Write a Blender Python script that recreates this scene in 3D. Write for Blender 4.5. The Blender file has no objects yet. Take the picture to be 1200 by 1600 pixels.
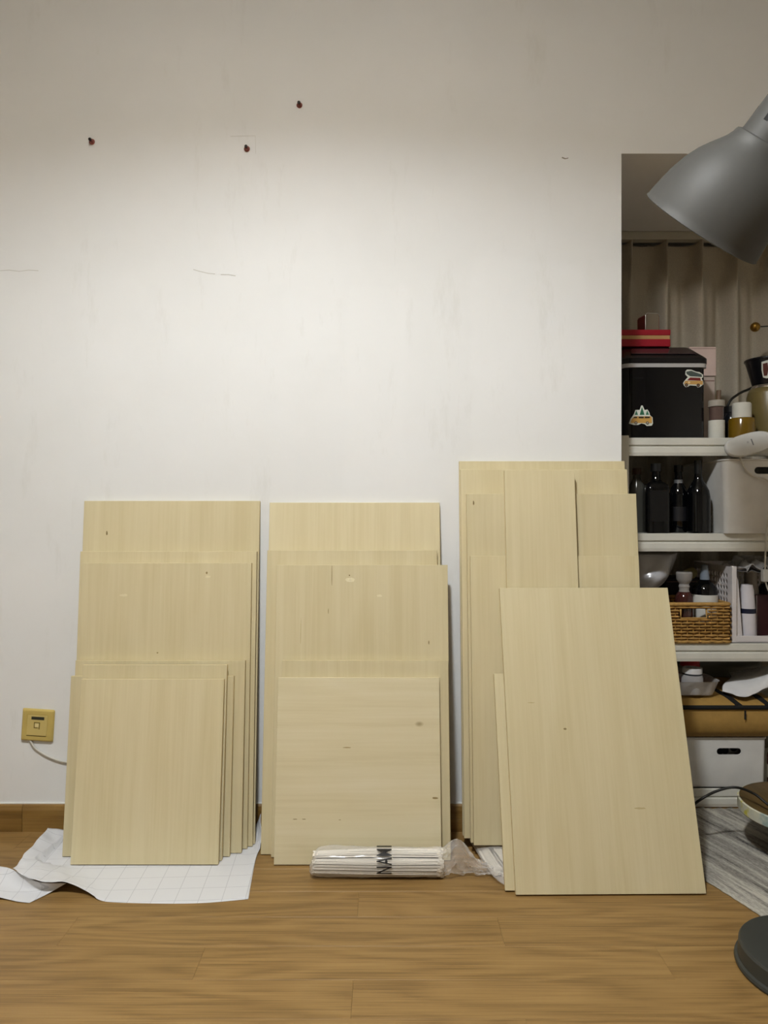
import bpy, bmesh, math, random
from mathutils import Vector, Matrix, noise
random.seed(7)
S = bpy.context.scene
C = S.collection
PI = math.pi
F, H, YW = 1110.0, 0.9, 2.012            # focal length in pixels, lens height, distance of the plaster wall

# ------------------------------------------------------------------ camera, light, exposure
cam = bpy.data.cameras.new('camera'); cam.sensor_fit = 'VERTICAL'; cam.sensor_height = 36.0
cam.lens = 36.0 * F / 1600.0; cam.clip_start = 0.02
co = bpy.data.objects.new('camera', cam); co.location = (0, 0, H); co.rotation_euler = (PI/2, 0, 0)
C.objects.link(co); S.camera = co
w = bpy.data.worlds.new('world'); w.use_nodes = True; S.world = w
w.node_tree.nodes['Background'].inputs[0].default_value = (0.02, 0.02, 0.022, 1)
w.node_tree.nodes['Background'].inputs[1].default_value = 1.0
S.view_settings.view_transform = 'Standard'; S.view_settings.look = 'None'
S.view_settings.gamma = 1.0; S.view_settings.use_curve_mapping = False
S.view_settings.exposure = 0.42
LX, LY, LZ = -0.22, 0.40, 2.52
ld = bpy.data.lights.new('ceiling_light', 'AREA'); ld.shape = 'DISK'; ld.size = 0.18
ld.energy = 40; ld.color = (0.93, 0.975, 1.0)
lo = bpy.data.objects.new('ceiling_light', ld); lo.location = (LX, LY, LZ); C.objects.link(lo)

# ------------------------------------------------------------------ helpers
def lin(h):
    h = h.lstrip('#'); o = []
    for i in (0, 2, 4):
        c = int(h[i:i+2], 16) / 255
        o.append(c/12.92 if c <= 0.04045 else ((c+0.055)/1.055)**2.4)
    return (o[0], o[1], o[2], 1)
def pt(u, v, y): return Vector(((u-600)*y/F, y, H-(v-800)*y/F))
def fl(u, v, z=0.0):
    y = (H-z)*F/(v-800); return Vector(((u-600)*y/F, y, z))
MATS = {}
def nodes(name):
    m = bpy.data.materials.new(name); m.use_nodes = True
    nt = m.node_tree; return m, nt, nt.nodes['Principled BSDF']
def N(nt, t, **kw):
    n = nt.nodes.new(t)
    for k, v in kw.items():
        if k in n.inputs: n.inputs[k].default_value = v
        else: setattr(n, k, v)
    return n
def ramp(nt, fac, stops):
    r = nt.nodes.new('ShaderNodeValToRGB'); e = r.color_ramp.elements
    while len(e) < len(stops): e.new(0.5)
    for i, (p, c) in enumerate(stops): e[i].position = p; e[i].color = c
    nt.links.new(fac, r.inputs[0]); return r.outputs[0]
def mixc(nt, fac, a, b, mode='MIX'):
    m = nt.nodes.new('ShaderNodeMix'); m.data_type = 'RGBA'; m.blend_type = mode
    for s, x in ((0, fac), (6, a), (7, b)):
        if isinstance(x, (int, float, tuple)): m.inputs[s].default_value = x
        else: nt.links.new(x, m.inputs[s])
    return m.outputs[2]
def mat(name, col, rough=0.5, metal=0.0, var=0.06, scale=14.0, bump=0.0, trans=0.0, ior=1.45, coat=0.0, sub=0.0):
    if name in MATS: return MATS[name]
    m, nt, b = nodes(name); c = lin(col)
    tc = N(nt, 'ShaderNodeTexCoord'); nz = N(nt, 'ShaderNodeTexNoise', Scale=scale, Detail=4.0)
    nt.links.new(tc.outputs['Object'], nz.inputs['Vector'])
    k1 = tuple(min(1, x*(1-var)) for x in c[:3])+(1,); k2 = tuple(min(1, x*(1+var)) for x in c[:3])+(1,)
    nt.links.new(ramp(nt, nz.outputs[0], [(0.3, k1), (0.7, k2)]), b.inputs['Base Color'])
    b.inputs['Roughness'].default_value = rough; b.inputs['Metallic'].default_value = metal
    b.inputs['IOR'].default_value = ior; b.inputs['Transmission Weight'].default_value = trans
    b.inputs['Coat Weight'].default_value = coat
    if bump:
        bp = N(nt, 'ShaderNodeBump', Strength=bump, Distance=0.002); nt.links.new(nz.outputs[0], bp.inputs['Height'])
        nt.links.new(bp.outputs[0], b.inputs['Normal'])
    MATS[name] = m; return m
def film(name, col, clear=0.7, rough=0.15):
    """thin clear or milky plastic sheet"""
    if name in MATS: return MATS[name]
    m = bpy.data.materials.new(name); m.use_nodes = True; nt = m.node_tree; nt.nodes.clear()
    out = N(nt, 'ShaderNodeOutputMaterial'); t = N(nt, 'ShaderNodeBsdfTransparent')
    p = N(nt, 'ShaderNodeBsdfPrincipled'); p.inputs['Base Color'].default_value = lin(col)
    p.inputs['Roughness'].default_value = rough; p.inputs['IOR'].default_value = 1.5
    fr = N(nt, 'ShaderNodeLayerWeight', Blend=0.35); nz = N(nt, 'ShaderNodeTexNoise', Scale=35.0, Detail=3.0)
    tc = N(nt, 'ShaderNodeTexCoord'); nt.links.new(tc.outputs['Object'], nz.inputs['Vector'])
    a = N(nt, 'ShaderNodeMath', operation='MULTIPLY_ADD'); a.inputs[1].default_value = 0.45; a.inputs[2].default_value = 1-clear-0.06
    nt.links.new(fr.outputs['Facing'], a.inputs[0])
    a2 = N(nt, 'ShaderNodeMath', operation='MULTIPLY_ADD', use_clamp=True); a2.inputs[1].default_value = 0.15
    nt.links.new(nz.outputs[0], a2.inputs[0]); nt.links.new(a.outputs[0], a2.inputs[2])
    mx = N(nt, 'ShaderNodeMixShader'); nt.links.new(a2.outputs[0], mx.inputs[0])
    nt.links.new(t.outputs[0], mx.inputs[1]); nt.links.new(p.outputs[0], mx.inputs[2]); nt.links.new(mx.outputs[0], out.inputs[0])
    MATS[name] = m; return m

def obj(name, data, m, parent=None, smooth=False, angle=None):
    """bmesh or (verts, faces) -> one linked mesh object"""
    if isinstance(data, tuple):
        me = bpy.data.meshes.new(name); me.from_pydata([tuple(v) for v in data[0]], [], data[1])
    elif isinstance(data, bpy.types.Mesh): me = data
    else:
        me = bpy.data.meshes.new(name); data.to_mesh(me); data.free()
    if smooth:
        for p in me.polygons: p.use_smooth = True
        if angle is not None and hasattr(me, 'set_sharp_from_angle'): me.set_sharp_from_angle(angle=math.radians(angle))
    if not me.materials: me.materials.append(m)
    o = bpy.data.objects.new(name, me); C.objects.link(o); o.parent = parent
    return o
def tag(o, label, cat, group=None):
    o['label'] = label; o['category'] = cat
    if group: o['group'] = group
    return o
def thing(name, label, cat, loc=(0, 0, 0), rz=0.0, group=None):
    o = bpy.data.objects.new(name, None); o.empty_display_size = 0.03
    C.objects.link(o); o.location = loc; o.rotation_euler = (0, 0, rz)
    return tag(o, label, cat, group)
def struct(o): o['kind'] = 'structure'; return o
def box(x0, x1, y0, y1, z0, z1, bev=0.0, seg=2, bm=None):
    b = bmesh.new()
    r = bmesh.ops.create_cube(b, size=1.0)
    for v in b.verts:
        v.co = Vector((x0+(v.co.x+.5)*(x1-x0), y0+(v.co.y+.5)*(y1-y0), z0+(v.co.z+.5)*(z1-z0)))
    if bev: bmesh.ops.bevel(b, geom=b.edges[:], offset=bev, segments=seg, affect='EDGES', profile=0.5)
    return join(bm, b)
def join(bm, b):
    if bm is None: return b
    me = bpy.data.meshes.new('tmp'); b.to_mesh(me); b.free(); bm.from_mesh(me); bpy.data.meshes.remove(me); return bm
def lathe(prof, seg=32, cx=0, cy=0, bm=None, sx=1.0, sy=1.0):
    b = bmesh.new(); rings = []
    for r, z in prof:
        if r < 1e-6: rings.append([b.verts.new((cx, cy, z))])
        else: rings.append([b.verts.new((cx+r*sx*math.cos(2*PI*i/seg), cy+r*sy*math.sin(2*PI*i/seg), z)) for i in range(seg)])
    for A, B in zip(rings, rings[1:]):
        for i in range(seg):
            j = (i+1) % seg
            if len(A) == 1 and len(B) == 1: continue
            if len(A) == 1: b.faces.new((A[0], B[j], B[i]))
            elif len(B) == 1: b.faces.new((A[i], A[j], B[0]))
            else: b.faces.new((A[i], A[j], B[j], B[i]))
    bmesh.ops.recalc_face_normals(b, faces=b.faces[:])
    return join(bm, b)
def loft(rings, cap=True, bm=None, closed=True):
    b = bmesh.new(); R = [[b.verts.new(p) for p in r] for r in rings]; n = len(R[0])
    for A, B in zip(R, R[1:]):
        for i in range(n if closed else n-1):
            j = (i+1) % n; b.faces.new((A[i], A[j], B[j], B[i]))
    if cap and closed: b.faces.new(list(reversed(R[0]))); b.faces.new(R[-1])
    if closed: bmesh.ops.recalc_face_normals(b, faces=b.faces[:])
    return join(bm, b)
def rrect(x0, x1, y0, y1, z, r, k=5):
    P = []
    for cx, cy, a in ((x1-r, y1-r, 0), (x0+r, y1-r, PI/2), (x0+r, y0+r, PI), (x1-r, y0+r, 1.5*PI)):
        for i in range(k+1):
            t = a+PI/2*i/k; P.append(Vector((cx+r*math.cos(t), cy+r*math.sin(t), z)))
    return P
def catmull(P, n):
    P = [Vector(p) for p in P]; out = []
    for i in range(len(P)-1):
        a, b, c, d = P[max(i-1, 0)], P[i], P[i+1], P[min(i+2, len(P)-1)]
        for k in range(n):
            t = k/n; out.append(0.5*((2*b)+(c-a)*t+(2*a-5*b+4*c-d)*t*t+(3*b-a-3*c+d)*t**3))
    out.append(P[-1]); return out
def tube(P, r, seg=8, n=8, bm=None, flat=1.0):
    P = catmull(P, n) if n > 1 else [Vector(p) for p in P]
    rings = []; up = Vector((0, 0, 1)); prev = None
    for i, p in enumerate(P):
        t = (P[min(i+1, len(P)-1)]-P[max(i-1, 0)]).normalized()
        if prev is None:
            a = t.cross(up) if abs(t.z) < 0.9 else t.cross(Vector((1, 0, 0)))
        else: a = prev-t*prev.dot(t)
        a.normalize(); prev = a; c = t.cross(a)
        rings.append([p+a*r*math.cos(2*PI*k/seg)+c*r*flat*math.sin(2*PI*k/seg) for k in range(seg)])
    return loft(rings, bm=bm)
def prism(outline, y0, y1, bm=None):
    """outline of (x, z) extruded along Y"""
    return loft([[Vector((x, y0, z)) for x, z in outline], [Vector((x, y1, z)) for x, z in outline]], bm=bm)
def cut(o, cutter_bm):
    c = obj('cutter', cutter_bm, MATS['white_plastic']); c.parent = o.parent
    md = o.modifiers.new('b', 'BOOLEAN'); md.operation = 'DIFFERENCE'; md.solver = 'EXACT'; md.object = c
    bpy.context.view_layer.update()
    dg = bpy.context.evaluated_depsgraph_get(); me = bpy.data.meshes.new_from_object(o.evaluated_get(dg))
    o.modifiers.clear(); o.data = me; bpy.data.objects.remove(c)
    return o
def solid(o, t, off=0.0):
    s = o.modifiers.new('thickness', 'SOLIDIFY'); s.thickness = t; s.offset = off; return o
def slot(x0, x1, z0, z1, y0, y1):
    r = (z1-z0)/2-1e-4; P = []
    for cx, a in ((x1-r, -PI/2), (x0+r, PI/2)):
        for i in range(9): P.append((cx+r*math.cos(a+PI*i/8), (z0+z1)/2+r*math.sin(a+PI*i/8)))
    return prism(P, y0, y1)
def patch(rows, n):
    """smooth sheet through a control grid of points"""
    R = [catmull(r, n) for r in rows]; cols = [catmull([R[i][j] for i in range(len(R))], n) for j in range(len(R[0]))]
    V = []; nc, nr = len(cols), len(cols[0])
    for i in range(nr):
        for j in range(nc): V.append(cols[j][i])
    Fc = [(i*nc+j, i*nc+j+1, (i+1)*nc+j+1, (i+1)*nc+j) for i in range(nr-1) for j in range(nc-1)]
    return V, Fc
def crumple(bm, amp, sc, seed):
    for v in bm.verts:
        q = v.co*sc+Vector((seed, seed*1.7, 3.1)); d = noise.noise_vector(q)+0.5*noise.noise_vector(q*2.3)
        v.co += d*amp
    return bm

# ------------------------------------------------------------------ surface materials
def wall_mat():
    m, nt, b = nodes('wall_paint'); L = nt.links
    tc = N(nt, 'ShaderNodeTexCoord'); O = tc.outputs['Object']
    n1 = N(nt, 'ShaderNodeTexNoise', Scale=1.6, Detail=5.0, Roughness=0.6); L.new(O, n1.inputs['Vector'])
    base = ramp(nt, n1.outputs[0], [(0.3, lin('#dddddb')), (0.7, lin('#e5e5e4'))])
    sp = N(nt, 'ShaderNodeSeparateXYZ'); n2 = N(nt, 'ShaderNodeTexNoise', Scale=7.0, Detail=3.0); L.new(O, n2.inputs['Vector'])
    va = N(nt, 'ShaderNodeVectorMath', operation='MULTIPLY_ADD'); va.inputs[1].default_value = (0.09, 0, 0.09)
    L.new(n2.outputs['Color'], va.inputs[0]); L.new(O, va.inputs[2]); L.new(va.outputs[0], sp.inputs[0])
    col = base
    for cx, cz, hx, hz in ((0.455, 1.37, 0.175, 0.30), (-0.16, 1.53, 0.09, 0.16), (0.02, 1.30, 0.10, 0.30)):   # re-plastered patches
        def edge(out, c, h):
            s = N(nt, 'ShaderNodeMath', operation='SUBTRACT'); s.inputs[1].default_value = c; L.new(out, s.inputs[0])
            a = N(nt, 'ShaderNodeMath', operation='ABSOLUTE'); L.new(s.outputs[0], a.inputs[0])
            r = N(nt, 'ShaderNodeMapRange', interpolation_type='SMOOTHSTEP'); r.inputs[1].default_value = h; r.inputs[2].default_value = h-0.03
            L.new(a.outputs[0], r.inputs[0]); return r.outputs[0]
        mu = N(nt, 'ShaderNodeMath', operation='MULTIPLY'); L.new(edge(sp.outputs[0], cx, hx), mu.inputs[0]); L.new(edge(sp.outputs[2], cz, hz), mu.inputs[1])
        m2 = N(nt, 'ShaderNodeMath', operation='MULTIPLY'); m2.inputs[1].default_value = 0.22; L.new(mu.outputs[0], m2.inputs[0])
        col = mixc(nt, m2.outputs[0], col, lin('#e9e9e8'))
    # scuffs with a shape of their own
    mp = N(nt, 'ShaderNodeMapping'); mp.inputs['Scale'].default_value = (9, 9, 2.2); L.new(O, mp.inputs[0])
    n3 = N(nt, 'ShaderNodeTexNoise', Scale=1.3, Detail=6.0, Roughness=0.7); L.new(mp.outputs[0], n3.inputs['Vector'])
    sc = ramp(nt, n3.outputs[0], [(0.58, (0, 0, 0, 1)), (0.80, (0.35, 0.35, 0.35, 1))])
    col = mixc(nt, sc, col, lin('#c3c1b8')); L.new(col, b.inputs['Base Color'])
    b.inputs['Roughness'].default_value = 0.75
    n4 = N(nt, 'ShaderNodeTexNoise', Scale=60.0, Detail=5.0); L.new(O, n4.inputs['Vector'])
    bp = N(nt, 'ShaderNodeBump', Strength=0.12, Distance=0.002); L.new(n4.outputs[0], bp.inputs['Height']); L.new(bp.outputs[0], b.inputs['Normal'])
    return m
def wood(name, c_dark, c_mid, c_light, axis='Z', fine=1.0, rings=0.35, rough=0.55, ply=False, bump=0.05, shift=0.08, freq=9.0, midw=0.7, lo=0.55, hi=None, along=0.025):
    """grain runs along axis; each object gets its own offset and shade"""
    m, nt, b = nodes(name); L = nt.links
    tc = N(nt, 'ShaderNodeTexCoord'); oi = N(nt, 'ShaderNodeObjectInfo')
    mul = N(nt, 'ShaderNodeMath', operation='MULTIPLY'); mul.inputs[1].default_value = 37.0; L.new(oi.outputs['Random'], mul.inputs[0])
    cb = N(nt, 'ShaderNodeCombineXYZ')
    for i in range(3): L.new(mul.outputs[0], cb.inputs[i])
    ad = N(nt, 'ShaderNodeVectorMath', operation='ADD'); L.new(tc.outputs['Object'], ad.inputs[0]); L.new(cb.outputs[0], ad.inputs[1])
    ai = 'XYZ'.index(axis)
    def mapped(s, along):
        mp = N(nt, 'ShaderNodeMapping'); v = [s]*3; v[ai] = s*along; mp.inputs['Scale'].default_value = v
        L.new(ad.outputs[0], mp.inputs[0]); return mp.outputs[0]
    big = N(nt, 'ShaderNodeTexNoise', Scale=1.0, Detail=2.0, Roughness=0.45); L.new(mapped(7.0, 0.16), big.inputs['Vector'])
    k = N(nt, 'ShaderNodeMath', operation='MULTIPLY'); k.inputs[1].default_value = freq; L.new(big.outputs[0], k.inputs[0])
    fr = N(nt, 'ShaderNodeMath', operation='PINGPONG'); fr.inputs[1].default_value = 1.0; L.new(k.outputs[0], fr.inputs[0])
    fin = N(nt, 'ShaderNodeTexNoise', Scale=1.0, Detail=5.0, Roughness=0.65); L.new(mapped(150.0*fine, along), fin.inputs['Vector'])
    mid = N(nt, 'ShaderNodeTexNoise', Scale=1.0, Detail=3.0); L.new(mapped(22.0, 0.07), mid.inputs['Vector'])
    s1 = N(nt, 'ShaderNodeMath', operation='MULTIPLY_ADD'); s1.inputs[1].default_value = rings; L.new(fr.outputs[0], s1.inputs[0]); L.new(fin.outputs[0], s1.inputs[2])
    s2 = N(nt, 'ShaderNodeMath', operation='MULTIPLY_ADD'); s2.inputs[1].default_value = midw; L.new(mid.outputs[0], s2.inputs[0]); L.new(s1.outputs[0], s2.inputs[2])
    mr = N(nt, 'ShaderNodeMapRange'); mr.inputs[1].default_value = lo; mr.inputs[2].default_value = hi or 1.05+rings; L.new(s2.outputs[0], mr.inputs[0])
    col = ramp(nt, mr.outputs[0], [(0.1, c_dark), (0.5, c_mid), (0.95, c_light)])
    hv = N(nt, 'ShaderNodeHueSaturation'); vr = N(nt, 'ShaderNodeMapRange'); vr.inputs[3].default_value = 1-shift; vr.inputs[4].default_value = 1+shift
    L.new(oi.outputs['Random'], vr.inputs[0]); L.new(vr.outputs[0], hv.inputs['Value']); L.new(col, hv.inputs['Color']); col = hv.outputs[0]
    if ply:
        kn = N(nt, 'ShaderNodeTexVoronoi', Scale=1.0); kn.inputs['Randomness'].default_value = 1.0; L.new(mapped(5.2, 0.6), kn.inputs['Vector'])
        km = ramp(nt, kn.outputs['Distance'], [(0.012, (1, 1, 1, 1)), (0.045, (0, 0, 0, 1))])
        col = mixc(nt, km, col, lin('#8d7950'))
        # layered edge
        sp = N(nt, 'ShaderNodeSeparateXYZ'); L.new(tc.outputs['Object'], sp.inputs[0])
        wv = N(nt, 'ShaderNodeMath', operation='MULTIPLY'); wv.inputs[1].default_value = 1/0.0024; L.new(sp.outputs[1], wv.inputs[0])
        pp = N(nt, 'ShaderNodeMath', operation='PINGPONG'); pp.inputs[1].default_value = 1.0; L.new(wv.outputs[0], pp.inputs[0])
        ec = ramp(nt, pp.outputs[0], [(0.35, lin('#dccb9c')), (0.6, lin('#bca473'))])
        no = N(nt, 'ShaderNodeSeparateXYZ'); L.new(tc.outputs['Normal'], no.inputs[0])
        ab = N(nt, 'ShaderNodeMath', operation='ABSOLUTE'); L.new(no.outputs[1], ab.inputs[0])
        lt = N(nt, 'ShaderNodeMath', operation='LESS_THAN'); lt.inputs[1].default_value = 0.5; L.new(ab.outputs[0], lt.inputs[0])
        col = mixc(nt, lt.outputs[0], col, ec)
    L.new(col, b.inputs['Base Color']); b.inputs['Roughness'].default_value = rough
    if bump:
        bp = N(nt, 'ShaderNodeBump', Strength=bump, Distance=0.001); L.new(fin.outputs[0], bp.inputs['Height']); L.new(bp.outputs[0], b.inputs['Normal'])
    MATS[name] = m; return m
M_WALL = wall_mat()
M_PLY = wood('plywood', lin('#c6b890'), lin('#cdc09a'), lin('#d3c7a3'), 'Z', 0.8, 0.16, 0.62, True, shift=.05, midw=1.1, lo=0.7, hi=1.7, freq=13.0)
M_PLYX = wood('plywood_cross_grain', lin('#cdc09a'), lin('#d4c8a4'), lin('#d9ceae'), 'X', 0.8, 0.30, 0.62, True, shift=.05, freq=13.0)
M_FLOOR = wood('floor_laminate', lin('#7b5e34'), lin('#8f6f40'), lin('#9a7a49'), 'X', 1.5, 0.22, 0.42, bump=0.06, shift=0.025, freq=26.0, midw=0.35, lo=0.56, hi=1.02, along=0.018)
M_BASE = wood('baseboard_wood', lin('#62471f'), lin('#7d5d2c'), lin('#91713c'), 'X', 0.7, 0.5, 0.4, shift=0.04)
mat('white_plastic', '#d8d6d2', 0.35); mat('white_steel', '#d2d0c6', 0.38)
M_CEIL = mat('ceiling_paint', '#dad8d2', 0.8); M_SIDE = mat('side_wall_paint', '#d0cdc4', 0.8)

# ------------------------------------------------------------------ setting
XE, ZL = 371*YW/F, H+560*YW/F               # opening's left edge and lintel height
XL, XR, YB, ZC = -2.0, 2.1, -2.7, 2.72
bm = box(XL, XE, YW, 2.75, 0, ZC); box(XE, 1.80, YW, 2.75, ZL, ZC, bm=bm); box(1.80, XR, YW, 2.75, 0, ZC, bm=bm)
wall = struct(obj('wall_back', bm, M_WALL))
struct(obj('wall_niche', box(XE, 1.80, 2.70, 2.75, 0, ZL), M_SIDE))
struct(obj('wall_left', box(XL-.1, XL, YB, 2.75, 0, ZC), M_SIDE)); struct(obj('wall_right', box(XR, XR+.1, YB, 2.75, 0, ZC), M_SIDE))
struct(obj('wall_front', box(XL-.1, XR+.1, YB-.1, YB, 0, ZC), M_SIDE))
struct(obj('ceiling', box(XL-.1, XR+.1, YB-.1, 2.75, ZC, ZC+.1), M_CEIL))
floor = struct(obj('floor', box(XL-.1, XR+.1, YB-.1, 2.75, -.06, -.012), M_FLOOR))
RW, PL = 0.106, 0.93; cache = {}
for r in range(-10, 42):
    y1 = 1.685-RW*(r); y0 = y1-RW
    a1, a0 = min(y1, 2.70), max(y0, YB)
    if a1-a0 < 0.02: continue
    j0 = -0.059+0.31*r; x = XL
    ks = sorted(set([XL, XR]+[j0+PL*k for k in range(-40, 40) if XL+.05 < j0+PL*k < XR-.05]))
    for xa, xb in zip(ks, ks[1:]):
        key = (round(xb-xa, 3), round(a1-a0, 3))
        if key not in cache:
            hx, hy = (xb-xa)/2-.00012, (a1-a0)/2-.00012
            b_ = box(-hx, hx, -hy, hy, -.012, 0)
            bmesh.ops.bevel(b_, geom=[e for e in b_.edges if all(v.co.z > -.001 for v in e.verts)], offset=.0003, segments=1, affect='EDGES')
            me = bpy.data.meshes.new('plank'); b_.to_mesh(me); b_.free(); cache[key] = me
        o = obj('plank', cache[key], M_FLOOR, floor); o.location = ((xa+xb)/2, (a0+a1)/2, 0)
# baseboard: two lengths meeting at a joint, with a shadow groove and a pale line of filler above
bb = struct(bpy.data.objects.new('baseboard_back', None)); C.objects.link(bb)
xj = (38-600)*YW/F; BH = 0.0745
prof = [(0, 0), (-.013, 0), (-.013, .035), (-.0124, .0355), (-.0124, .0365), (-.013, .037), (-.013, .060), (-.010, .071), (-.006, BH), (0, BH)]
for xa, xb in ((XL, xj-.0006), (xj+.0006, XE)):
    obj('baseboard_length', loft([[Vector((x, YW+y, z)) for y, z in prof] for x in (xa, xb)]), M_BASE, bb)
obj('filler_line', box(XL, XE, YW-.0035, YW, BH, BH+.003), mat('filler', '#e2e0da', 0.6), bb)
# hairline cracks, pencil marks and a smudge on the plaster
def ribbon(P, wd, m, name):
    V, Fc = [], []
    for i, (u, v) in enumerate(P):
        q = pt(u, v, YW-.0004); V += [q+Vector((0, 0, wd/2)), q-Vector((0, 0, wd/2))]
        V[-2].x += wd*.3; V[-1].x -= wd*.3
    for i in range(len(P)-1): Fc.append((2*i, 2*i+1, 2*i+3, 2*i+2))
    return solid(obj(name, (V, Fc), m, wall), .0004)
M_CRACK = mat('crack_grey', '#bfbcb4', 0.9); M_PENCIL = mat('pencil_grey', '#c4c1b9', 0.9)
ribbon([(0, 423), (14, 422), (30, 424), (45, 422), (60, 423)], .0014, M_CRACK, 'crack')
ribbon([(302, 421), (312, 424), (325, 427), (336, 428)], .0016, M_CRACK, 'crack'); ribbon([(345, 429), (357, 429), (368, 431)], .0018, M_CRACK, 'crack')
ribbon([(878, 246), (883, 248), (888, 247)], .003, mat('smudge', '#8f887c', 0.9), 'smudge')
ribbon([(360, 213), (399, 212)], .0009, M_PENCIL, 'pencil_line'); ribbon([(399, 212), (399.6, 240)], .0009, M_PENCIL, 'pencil_line')

# ceiling lamp that lights the room
t = thing('pendant_lamp', 'round pendant lamp with translucent drum shade hanging from the ceiling', 'lamp', (LX, LY, ZC))
M_DRUM = bpy.data.materials.new('drum_shade_lit'); M_DRUM.use_nodes = True
pb_ = M_DRUM.node_tree.nodes['Principled BSDF']; pb_.inputs['Base Color'].default_value = lin('#d8ccb8'); pb_.inputs['Roughness'].default_value = .8
pb_.inputs['Emission Color'].default_value = (1.0, 0.965, 0.91, 1); pb_.inputs['Emission Strength'].default_value = 22.0
dz = LZ-ZC; DR = .20
obj('canopy', lathe([(0, 0), (.05, 0), (.05, -.02), (.006, -.03), (.006, dz+.03), (0, dz+.03)], 32), MATS['white_plastic'], t, True, 40)
obj('top_disc', lathe([(0, dz+.024), (DR, dz+.024), (DR, dz+.020), (0, dz+.020)], 48), MATS['white_plastic'], t, True, 40)
obj('drum_shade', lathe([(DR, dz+.022), (DR+.003, dz+.022), (DR+.003, dz-.085), (DR, dz-.085), (DR, dz+.022)], 48), M_DRUM, t, True, 40)

# ------------------------------------------------------------------ plywood boards
TH = 0.012
bmeshes = {}
def board(label, vt, yb, yt, u_tl, u_tr, u_bl=None, u_br=None, zb=0.0, yaw=0.0, m=None, group=None):
    """front face bottom at yb, top at yt; heights and sides from the photograph's edges"""
    zt = H-(vt-800)*yt/F; lean = math.atan2(yt-yb, zt-zb); h = math.hypot(yt-yb, zt-zb)
    xl = (u_tl-600)*yt/F; xr = (u_tr-600)*yt/F; vb = 800+(H-zb)*F/yb
    if u_bl is not None: xl = (xl+(u_bl-600)*yb/F)/2
    if u_br is not None: xr = (xr+(u_br-600)*yb/F)/2
    wd = xr-xl
    b = box(-wd/2, wd/2, 0, TH, 0, h, .0007, 1)
    o = obj('plywood_board', b, m or M_PLY)
    o.rotation_euler = (-lean, 0, yaw)
    o.location = ((xl+xr)/2, yb, zb+TH*math.sin(lean)+.0006)
    tag(o, label, 'board', group); return o
P1 = 0.0008
board('tallest plywood board of the stack on gridded paper, knot near its upper left corner', 783.5, 1.920, 1.9985, 131.5, 406, zb=P1)
board('second tallest plywood board on the gridded paper, right before the tallest', 862.5, 1.9065, 1.9725, 125.5, 405.5, None, 390, zb=P1)
board('large plywood board on gridded paper, top just below the second tallest', 880.5, 1.893, 1.957, 128.5, 397.5, None, 381.5, zb=P1)
board('short wide plywood board on gridded paper, behind all other short ones', 1033, 1.869, 1.9215, 118, 385.5, None, 374.8, zb=P1)
board('short plywood board on gridded paper sticking out both sides of the front ones', 1057.5, 1.850, 1.9025, 113.5, 367.6, 94.3, 356.3, zb=P1)
board('narrow short plywood board on gridded paper, top just above the foremost board', 1040, 1.828, 1.892, 129.7, 354.9, zb=P1)
board('foremost short plywood board of the stack on gridded paper', 1062.5, 1.8065, 1.873, 129.5, 351, 107, 340, zb=P1)
board('tallest plywood board of the middle stack, flat against the wall', 786.5, 1.885, 1.9985, 421.3, 687)
board('second tallest plywood board of the middle stack, jutting out on its left', 861, 1.862, 1.967, 415.5, 683, 409.5)
board('plywood board of the middle stack with cracks and a pale knot at its top', 884, 1.8466, 1.9485, 433, 697.3, 423, 707)
board('short plywood board just behind the cross-grained one in the middle stack', 1033, 1.830, 1.9005, 441, 698.8, None, 706)
board('short cross-grained plywood board with bagged cable ties lying at its foot', 1060, 1.8065, 1.8815, 433, 685, 429.4, 691.5, m=M_PLYX)
ZB = 0.030
board('tallest plywood board of the stack beside the white shelf, against the wall', 721.5, 1.905, 1.9985, 714.7, 976, 725.8, zb=ZB)
board('plywood board almost as tall as the tallest one beside the shelf', 734.5, 1.8895, 1.982, 717, 980, 728, zb=ZB)
board('wide plywood board behind the tall narrow strip, top corner before the shelf', 772.5, 1.864, 1.962, 723.5, 994, 741, zb=ZB)
board('wide plywood board seen at both sides of the narrow strip, lower of two', 869.7, 1.850, 1.929, 730.7, 998, 744.8, zb=ZB)
board('tall narrow plywood strip standing between the wide boards and the foremost board', 736, 1.816, 1.945, 788, 897.5, zb=ZB)
board('short pale plywood board peeking out left of the big foremost board', 1055.5, 1.679, 1.852, 771.8, 1010, 789.3)
board('big foremost plywood board standing in front of the stack by the shelf', 921, 1.664, 1.885, 779, 1046, 809, 1104, yaw=.012)

# knots, hairline splits and pale burls of single boards
BOARDS = [o for o in C.objects if o.name.startswith('plywood_board')]
def mark(bi, u, v, wpx, hpx, col, name):
    o = BOARDS[bi]; mw = Matrix.LocRotScale(o.location, o.rotation_euler, None)
    n = mw.to_3x3() @ Vector((0, -1, 0)); e = Vector((0, 0, H)); dr_ = Vector(((u-600)/F, 1, -(v-800)/F))
    p = e+dr_*((o.location-e).dot(n)/dr_.dot(n)); q = mw.inverted() @ p; k = p.y/F; V = []
    for yy in (.0002, -.00025):
        for i in range(14):
            a = 2*PI*i/14; w_ = 1+.3*noise.noise(Vector((math.cos(a)*2+u, math.sin(a)*2+v, 0)))
            V.append(Vector((q.x+wpx/2*k*w_*math.cos(a), yy, q.z+hpx/2*k*w_*math.sin(a))))
    obj(name, loft([V[:14], V[14:]]), mat('veneer_'+col, '#'+col, .62, var=.1, scale=200), o)
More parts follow.
